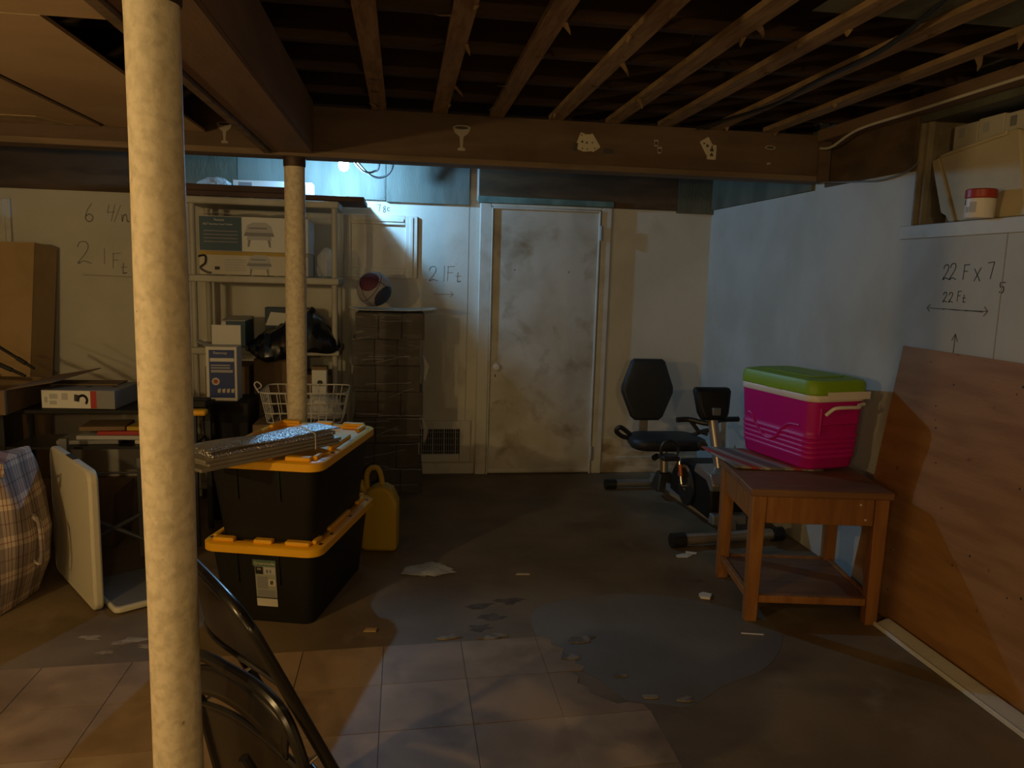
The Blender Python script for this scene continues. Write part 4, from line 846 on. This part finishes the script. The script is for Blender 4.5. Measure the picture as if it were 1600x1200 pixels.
# ---- recumbent exercise bike
bk = thing('exercise_bike', 'grey and black recumbent exercise bike in the far right corner', 'exercise bike', (1.78, 4.5, 0))
obj('rear_foot', G().cyl((1.50, 5.13, .042), (2.12, 5.13, .042), .027), m_grey, bk); f_ = kid(bk, -1)
for x in (1.425, 2.12): obj('end_cap', G().cyl((x, 5.13, .038), (x+.078, 5.13, .038), .036, n=18), m_black, f_)
obj('front_foot', G().cyl((1.575, 3.96, .045), (2.12, 4.02, .045), .032), m_silver, bk); f_ = kid(bk, -1)
obj('end_cap', G().cyl((1.495, 3.951, .042), (1.574, 3.9597, .042), .041, n=18), m_black, f_); obj('end_cap', G().cyl((2.121, 4.02, .042), (2.19, 4.028, .042), .041, n=18), m_black, f_)
obj('reflector', G().cyl((1.80, 3.951, .058), (1.80, 3.945, .058), .012, n=12), m_orange, f_)
obj('main_rail', G().hexa([(1.735, 5.10, .06), (1.815, 5.10, .06), (1.915, 4.03, .06), (1.835, 4.03, .06)], [(1.745, 5.10, .125), (1.805, 5.10, .125), (1.905, 4.03, .125), (1.845, 4.03, .125)]), m_grey, bk, .006)
obj('rail_stripe', G().hexa([(1.733, 5.05, .07), (1.735, 5.05, .07), (1.831, 4.1, .07), (1.827, 4.1, .07)], [(1.738, 5.05, .085), (1.741, 5.05, .085), (1.837, 4.1, .085), (1.832, 4.1, .085)]), m_chrome, kid(bk, -1))
obj('seat_post', G().cyl((1.775, 4.90, .12), (1.775, 4.93, .345), .028), m_silver, bk); obj('post_boot', G().hexa([(1.70, 4.82, .065), (1.85, 4.82, .065), (1.85, 4.98, .065), (1.70, 4.98, .065)], [(1.735, 4.86, .185), (1.815, 4.86, .185), (1.815, 4.95, .185), (1.735, 4.95, .185)]), m_black, bk, .01)
obj('adjust_knob', G().cyl((1.71, 4.88, .30), (1.68, 4.86, .29), .02), m_black, bk); obj('seat_bracket', G().box(1.70, 4.85, .335, 1.85, 5.05, .352), m_grey, bk)
sl = [(x, y) for x, y in rrect(-.235, -.16, .235, .16, .09, 6)]
stp = lambda k, z: [(1.775+x*k*(1 if y > 0 else 1.08), 4.93+y*k, z) for x, y in sl]
obj('seat', G().loft([stp(.90, .353), stp(1.0, .365), stp(1.03, .395), stp(1.0, .42), stp(.90, .432)]), m_leather, bk, sharp=50)
hx = [(-.085, -.215), (.085, -.215), (.115, -.19), (.185, -.02), (.185, .02), (.12, .20), (.10, .215), (-.10, .215), (-.12, .20), (-.185, .02), (-.185, -.02), (-.115, -.19)]
brs = lambda k, d: [(1.70+x*k, 5.13+.06*(z+.2)+d, .715+z*k) for x, z in hx]
obj('backrest', G().loft([brs(.92, -.035), brs(1, -.02), brs(1, .015), brs(.9, .03)]), m_leather, bk, .008, sharp=45)
obj('back_post', G().hexa([(1.66, 5.14, .36), (1.72, 5.14, .36), (1.72, 5.165, .36), (1.66, 5.165, .36)], [(1.67, 5.17, .75), (1.73, 5.17, .75), (1.73, 5.195, .75), (1.67, 5.195, .75)]), m_silver, bk); obj('post_foot', G().box(1.66, 4.98, .3525, 1.74, 5.165, .3595), m_grey, bk)
obj('grip_loop', G().tube(smooth_path([(1.60, 5.0, .40), (1.51, 5.0, .405), (1.45, 4.99, .445), (1.462, 4.98, .475), (1.49, 4.98, .47), (1.555, 4.99, .42)], 5), .016, 8), m_black, bk)
obj('side_grip', G().tube(smooth_path([(1.90, 5.0, .40), (2.00, 4.97, .43), (2.06, 4.95, .46), (2.10, 4.94, .465)], 4), .014, 8), m_black, bk)
n_before = len(KIDS[bk.name])
# flywheel housing, pedals
HY = 4.28
hs = [(4.78, .10), (4.75, .24), (4.66, .335), (4.52, .375), (4.36, .375), (4.20, .36), (4.12, .30), (4.10, .20), (4.12, .10)]
obj('housing', G().prism(hs, lambda u, v, w_: (w_, u, v), 1.715, 1.93), m_blackpl, bk, .02, seg=3)
hsg = kid(bk, -1)
obj('silver_collar', G().prism([(4.36, .33), (4.33, .388), (4.10, .378), (4.06, .325), (4.07, .285), (4.10, .28), (4.16, .325)], lambda u, v, w_: (w_, u, v), 1.708, 1.938), m_silver, hsg, .008)
obj('front_shroud', G().prism([(4.13, .08), (4.115, .15), (4.06, .145), (4.05, .09)], lambda u, v, w_: (w_, u, v), 1.72, 1.925), m_grey, hsg, .008)
disk = lambda r0: [(4.45+r0*math.cos(2*PI*k/24), .215+r0*math.sin(2*PI*k/24)) for k in range(24)]
obj('crank_cover', G().prism(disk(.125), lambda u, v, w_: (w_, u, v), 1.695, 1.7145), m_black, hsg, .004); obj('silver_crescent', G().prism([(4.45+.13*math.cos(a), .215+.13*math.sin(a)) for a in [.3+.12*k for k in range(16)]] + [(4.45+.112*math.cos(a), .215+.112*math.sin(a)) for a in [.3+.12*k for k in range(15, -1, -1)]], lambda u, v, w_: (w_, u, v), 1.69, 1.6945), m_silver, hsg)
obj('emblem', G().hexa([(1.6935, 4.52, .205), (1.6945, 4.52, .205), (1.6945, 4.44, .185), (1.6935, 4.44, .185)], [(1.6935, 4.52, .211), (1.6945, 4.52, .211), (1.6945, 4.44, .191), (1.6935, 4.44, .191)]), m_printl, hsg)
obj('crank_arm', G().cyl((1.672, 4.45, .22), (1.665, 4.50, .385), .011), m_chrome, bk); obj('crank_sleeve', G().cyl((1.6705, 4.465, .27), (1.6675, 4.483, .34), .0125), m_orange, bk); obj('crank_axle', G().cyl((1.665, 4.45, .215), (1.694, 4.45, .215), .014), m_chrome, bk)
obj('pedal', G().box(1.545, 4.45, .368, 1.655, 4.56, .398), m_black, bk, .01)
obj('pedal_strap', G().tube(smooth_path([(1.553, 4.50, .385), (1.542, 4.50, .44), (1.565, 4.50, .48), (1.60, 4.50, .492), (1.635, 4.50, .475), (1.656, 4.50, .435), (1.650, 4.50, .385)], 5), .008, 8), m_black, kid(bk, -1))
obj('far_crank', G().cyl((1.955, 4.45, .215), (1.958, 4.40, .09), .011), m_chrome, bk); obj('far_pedal', G().box(1.965, 4.34, .075, 2.07, 4.45, .105), m_black, bk, .008)
obj('mast', G().cyl((1.83, 4.22, .28), (1.80, 4.36, .70), .031, n=18), m_silver, bk); obj('mast_boot', G().cyl((1.8325, 4.205, .235), (1.827, 4.235, .33), .044, .036, n=18), m_grey, bk)
hx2 = [(-.075, -.10), (.075, -.10), (.095, -.06), (.115, .07), (.105, .09), (-.105, .09), (-.115, .07), (-.095, -.06)]
cns = lambda k, d: [(1.80+x*k, 4.36+d+.25*z, .755+z*k) for x, z in hx2]
obj('console', G().loft([cns(.80, -.045), cns(1, -.02), cns(1, .02), cns(.9, .03)]), m_blackpl, bk, .006, sharp=40)
obj('console_bracket', G().box(1.775, 4.28, .69, 1.825, 4.335, .735), m_grey, kid(bk, -1), .004)
obj('handlebar', G().tube(smooth_path([(1.62, 4.46, .63), (1.70, 4.46, .632), (1.78, 4.41, .62), (1.83, 4.40, .62), (1.90, 4.44, .635), (2.02, 4.46, .635)], 5), .0165, 10), m_black, bk); obj('bar_stem', G().tube([(1.71, 4.46, .625), (1.74, 4.40, .57), (1.79, 4.37, .56)], .013, 8), m_black, bk)
obj('tension_knob', G().cyl((1.745, 4.345, .50), (1.735, 4.30, .50), .028), m_black, bk)

for c_ in KIDS[bk.name][n_before:]: c_.location.x += .055

# ---- oak end table
ta = -math.radians(9)
et = thing('end_table', 'worn orange oak end table with low shelf under the cooler', 'table', (1.845, 3.255, 0), ta)
obj('top', G().box(-.315, -.285, .572, .300, .29, .605), m_oaktop, et, .006, local=True)
for sx, sy in ((-1, -1), (1, -1), (-1, 1), (1, 1)):
    x = -.272 if sx < 0 else .255; y = .245*sy; obj('leg', G().loft([[(x-.026, y-.026, 0), (x+.026, y-.026, 0), (x+.026, y+.026, 0), (x-.026, y+.026, 0)], [(x-.030, y-.030, .5715), (x+.030, y-.030, .5715), (x+.030, y+.030, .5715), (x-.030, y+.030, .5715)]]), m_oak, et, .003, local=True)
for y0, y1 in ((-.265, -.235), (.235, .265)):
    obj('apron', G().box(-.2415, y0, .45, .2245, y1, .5715), m_oak, et, .003, local=True)
    obj('stretcher', G().box(-.2435, y0, .085, .2265, y1, .118), m_oak, et, .003, local=True)
for x0, x1 in ((-.292, -.262), (.242, .272)):
    obj('apron', G().box(x0, -.2145, .45, x1, .2145, .5715), m_oak, et, .003, local=True); obj('stretcher', G().box(x0+.003, -.217, .085, x1-.003, .217, .118), m_oak, et, .003, local=True)
obj('shelf', G().box(-.258, -.234, .10, .24, .234, .112), m_oaktop, et, local=True)
for u, v in ((.165, .545), (.19, .478)): obj('screw', G().cyl((u, -.2655, v), (u, -.2675, v), .005, n=8), m_cwhite, et, local=True)

# ---- striped towel and cooler
tw = tag(obj('striped_towel', G().sheet(lambda u, v: (1.56+.42*u, 3.30+.42*v+.05*(1-u), .6110+.0012*math.sin(8*v)+.02*max(0, .35-u)), 20, 10), m_towel, None, solid=.008), 'folded striped towel sticking out from under the cooler', 'towel')
ca_ = math.radians(12)
co = thing('cooler', 'magenta picnic cooler with lime lid and white rim on the end table', 'cooler', (1.955, 3.525, .6215), ca_)
cl = lambda w_, l, r, z: [(a, b, z) for a, b in rrect(-w_/2, -l/2, w_/2, l/2, r, 6)]
loops = [cl(.27, .47, .045, 0), cl(.285, .49, .05, .012)]
for k in range(5):
    z = .05+.024*k; loops += [cl(.292+.003*k, .50+.003*k, .05, z), cl(.302+.003*k, .51+.003*k, .052, z+.005), cl(.302+.003*k, .51+.003*k, .052, z+.014), cl(.292+.003*k, .50+.003*k, .05, z+.019)]
loops += [cl(.308, .518, .052, .185), cl(.325, .54, .055, .325)]
obj('tub', G().loft(loops), m_pink, co, local=True, sharp=60)
obj('wave_rib', G().tube(smooth_path([(-.155, .19, .205), (-.1555, .16, .198), (-.1555, .12, .15), (-.1545, .05, .105), (-.155, -.02, .115), (-.156, -.07, .17), (-.156, -.12, .20), (-.156, -.19, .205)], 5), .006, 8), m_pink, kid(co, -1), local=True)
obj('rim', G().loft([cl(.328, .543, .056, .326), cl(.335, .55, .058, .332), cl(.335, .55, .058, .352), cl(.33, .545, .056, .356)]), m_cwhite, co, local=True, sharp=50)
obj('lid', G().loft([cl(.33, .545, .056, .3565), cl(.34, .556, .06, .362), cl(.34, .556, .06, .405), cl(.325, .54, .06, .423), cl(.24, .45, .05, .433), cl(.23, .44, .05, .430)]), m_lime, co, local=True, sharp=40)
obj('lid_panel', G().prism(rrect(-.10, -.19, .10, .19, .04, 5), lambda u, v, w_: (u, v, w_), .4305, .4345), m_lime, kid(co, -1), local=True); obj('finger_notch', G().box(-.1725, -.06, .3575, -.1685, .06, .366), m_lime, kid(co, -2) if False else co, local=True)
# carrying handle on the short near end
obj('handle', G().tube(smooth_path([(-.09, -.282, .268), (-.08, -.30, .29), (-.065, -.315, .305), (0, -.320, .307), (.065, -.315, .305), (.08, -.30, .312), (.12, -.29, .315)], 5), .0085, 8), m_cwhite, co, local=True)
obj('handle_pocket', G().box(-.11, -.274, .215, .11, -.262, .300), m_pink, co, .006, local=True); obj('pocket_rib', G().box(-.118, -.280, .17, -.106, -.255, .30), m_pink, co, .004, local=True); obj('hinge_cover', G().box(-.085, -.2795, .336, .165, -.2775, .372), m_cwhite, co, .003, local=True)

# ---- plywood sheet against the right wall and the loose moulding
py_ = thing('plywood_sheet', 'large orange plywood sheet leaning on the right wall', 'plywood', (2.2, 2.3, 0))
b0, t0 = 2.163, 2.258
obj('panel', G().hexa([(b0, .75, .004), (b0+.018, .75, .0), (b0+.018, 3.30, .0), (b0, 3.30, .004)], [(t0, .75, 1.218), (t0+.0185, .75, 1.216), (t0+.0185, 3.205, 1.216), (t0, 3.205, 1.218)]), m_ply, py_)
obj('edge_strip', G().hexa([(b0+.001, 3.3005, .004), (b0+.017, 3.3005, .004), (b0+.017, 3.3025, .004), (b0+.001, 3.3025, .004)], [(t0+.001, 3.2055, 1.214), (t0+.0175, 3.2055, 1.214), (t0+.0175, 3.2075, 1.214), (t0+.001, 3.2075, 1.214)]), m_plyedge, py_)
for k in range(26):
    y, z = random.uniform(1.9, 3.15), random.uniform(.1, 1.18); f_ = z/1.218; x = b0+(t0-b0)*f_
    obj('nail_hole', G().cyl((x-.0006, y, z), (x+.001, y, z), random.uniform(.003, .006), n=7), m_ink, py_)
obj('pale_scratch', G().tube(smooth_path([(2.193, 2.14, .66), (2.192, 2.18, .63), (2.19, 2.21, .615)], 4), .003, 6), m_cream, py_)
mo = thing('loose_moulding', 'long white moulding strip lying on the floor by the plywood', 'moulding', (2.1, 2.2, 0))
obj('strip', G().prism([(2.065, .002), (2.14, .002), (2.14, .03), (2.125, .03), (2.085, .014), (2.065, .012)], lambda u, v, w_: (u, w_, v), .7, 2.945), m_trimw, mo)
obj('bead', G().cyl((2.07, .7, .014), (2.07, 2.944, .014), .005, n=8), m_trimw, mo)

# ---- niche contents
for k in range(6):
    y1 = 3.20 - k*.145; t = thing('paper_carton', ['cream carton at the deep end of the niche row', 'second cream carton in the niche row', 'third cream carton in the niche row with dark stamp', 'fourth cream carton in the niche row', 'fifth cream carton in the niche row behind the can', 'cream carton at the near end of the niche row'][k], 'box', (XR+.22, y1-.07, NZ0), 0, 'cream cartons in the niche')
    obj('carton', G().box(XR+.115, y1-.142, NZ0+.001, XR+.30, y1, 2.185+.006*(k % 2)), m_cream, t, .003)
    obj('stamp', G().prism([(-y1+.03, 2.13), (-y1+.065, 2.13), (-y1+.065, 2.17), (-y1+.03, 2.17)], lambda u, v, w_: (XR+.115-w_, -u, v), .0004, .001), m_printl if k != 2 else m_print, kid(t, 0))
fbm = thing('foam_lid', 'cream foam lid leaning in the niche behind the paint can', 'foam panel', (XR+.05, 2.9, NZ0))
npt = [(-3.225, .36), (-3.20, .375), (-2.745, .405), (-2.72, .39), (-2.53, .012), (-3.03, .002), (-3.055, .035), (-3.085, .05), (-3.225, .33)]
npt = [(-3.245, .285), (-3.23, .302), (-2.80, .350), (-2.78, .340), (-2.64, .004), (-3.04, .004), (-3.065, .03), (-3.10, .045)]
fp = lambda u, v, w_: (XR+.035+.06*v/.4-w_, -u, NZ0+.002+v)
obj('panel', G().prism(npt, fp, -.012, .012), m_foam, fbm, .006)
obj('edge_lip', G().prism([(-3.245, .285), (-3.205, .290), (-3.005, .004), (-3.04, .004), (-3.065, .03), (-3.10, .045)], fp, .0125, .026), m_foam, fbm, .004); obj('edge_lip', G().prism([(-3.202, .290), (-3.195, .304), (-2.83, .345), (-2.83, .328)], fp, .0125, .026), m_foam, fbm, .004)
pc = thing('paint_can', 'small paint can with red lid on the niche ledge', 'can', (XR-.0+.01, 2.80, NZ0))
cxp, cyp = XR-.040, 2.80
obj('body', G().lathe((cxp+.0, cyp, NZ0+.002), [(.051, 0), (.053, .004), (.053, .073), (.051, .075)], 26), m_cwhite, pc); obj('lid', G().lathe((cxp, cyp, NZ0+.002), [(.0535, .0755), (.056, .079), (.056, .107), (.051, .111)], 26), m_red, pc)
b_ = kid(pc, 0)
for a, z, w_, h in ((2.75, .05, .012, .02), (3.1, .02, .02, .022), (3.55, .02, .03, .04)):
    g = G(); g.sheet(lambda u, v: (cxp+.0536*math.cos(a+(u-.5)*w_*16), cyp+.0536*math.sin(a+(u-.5)*w_*16), NZ0+.002+z+h*v), 6, 1); obj('label_print', g, m_printl if w_ > .015 else m_ink, b_)
# ---- cables
tag(obj('wall_cable', G().tube(smooth_path([(2.24, 4.0, 2.03), (2.262, 3.7, 2.0), (2.255, 3.5, 1.985), (2.262, 3.32, 2.0), (2.24, 3.2, 2.03)], 6), .004, 6), m_grey), 'thin grey cable sagging across the top of the right wall', 'cable')
tag(obj('sill_cable', G().tube(smooth_path([(2.20, 3.97, 2.20), (2.195, 3.85, 2.19), (2.182, 3.6, 2.232), (2.181, 3.2, 2.235), (2.182, 2.6, 2.238), (2.182, 1.2, 2.24)], 6), .0065, 8), m_cream), 'white cable stapled along the wooden sill plate', 'cable')
tag(obj('ceiling_cable', G().tube(smooth_path([(1.50, 2.05, 2.30), (1.56, 2.45, 2.26), (1.58, 2.9, 2.262), (1.60, 3.3, 2.255), (1.55, 3.7, 2.262), (1.5, 3.95, 2.265)], 6), .009, 8), m_black), 'black cable drooping along the ceiling strips', 'cable')

# ---- litter on the floor
def scrap(name, pts, mat, h, label, cat='litter'): tag(obj(name, G().prism(pts, lambda u, v, w_: (u, v, w_), .0015, .0015+h), mat), label, cat)
scrap('paper_scrap', [(1.475, 3.80), (1.535, 3.795), (1.575, 3.83), (1.53, 3.85), (1.48, 3.83)], m_paper, .004, 'white paper scrap nearest the bike front foot')
scrap('paper_scrap', [(1.545, 3.86), (1.60, 3.84), (1.61, 3.86), (1.555, 3.885)], m_paper, .004, 'second white scrap right behind the first by the bike')
scrap('paper_scrap', [(1.40, 3.275), (1.44, 3.26), (1.465, 3.30), (1.43, 3.325), (1.405, 3.31)], m_paper, .012, 'crumpled white scrap beside the end table')
scrap('wood_chip', [(-.15, 3.06), (-.10, 3.055), (-.095, 3.08), (-.14, 3.085)], m_card, .006, 'tan wood chip on the floor in front of the totes')
scrap('white_stick', [(1.44, 2.915), (1.53, 2.895), (1.53, 2.901), (1.44, 2.921)], m_paper, .003, 'thin white stick on the blue grey floor')
scrap('paper_chip', [(.57, 3.62), (.64, 3.615), (.64, 3.63), (.58, 3.635)], m_cream, .003, 'pale flake in the middle of the floor')
crumple('plastic_bag', (.14, 3.70, .003), .085, 1.35, .95, .16, m_clear, 'clear flat plastic bag on the floor right of the totes', 'plastic bag', .3)
bpy.context.view_layer.update()
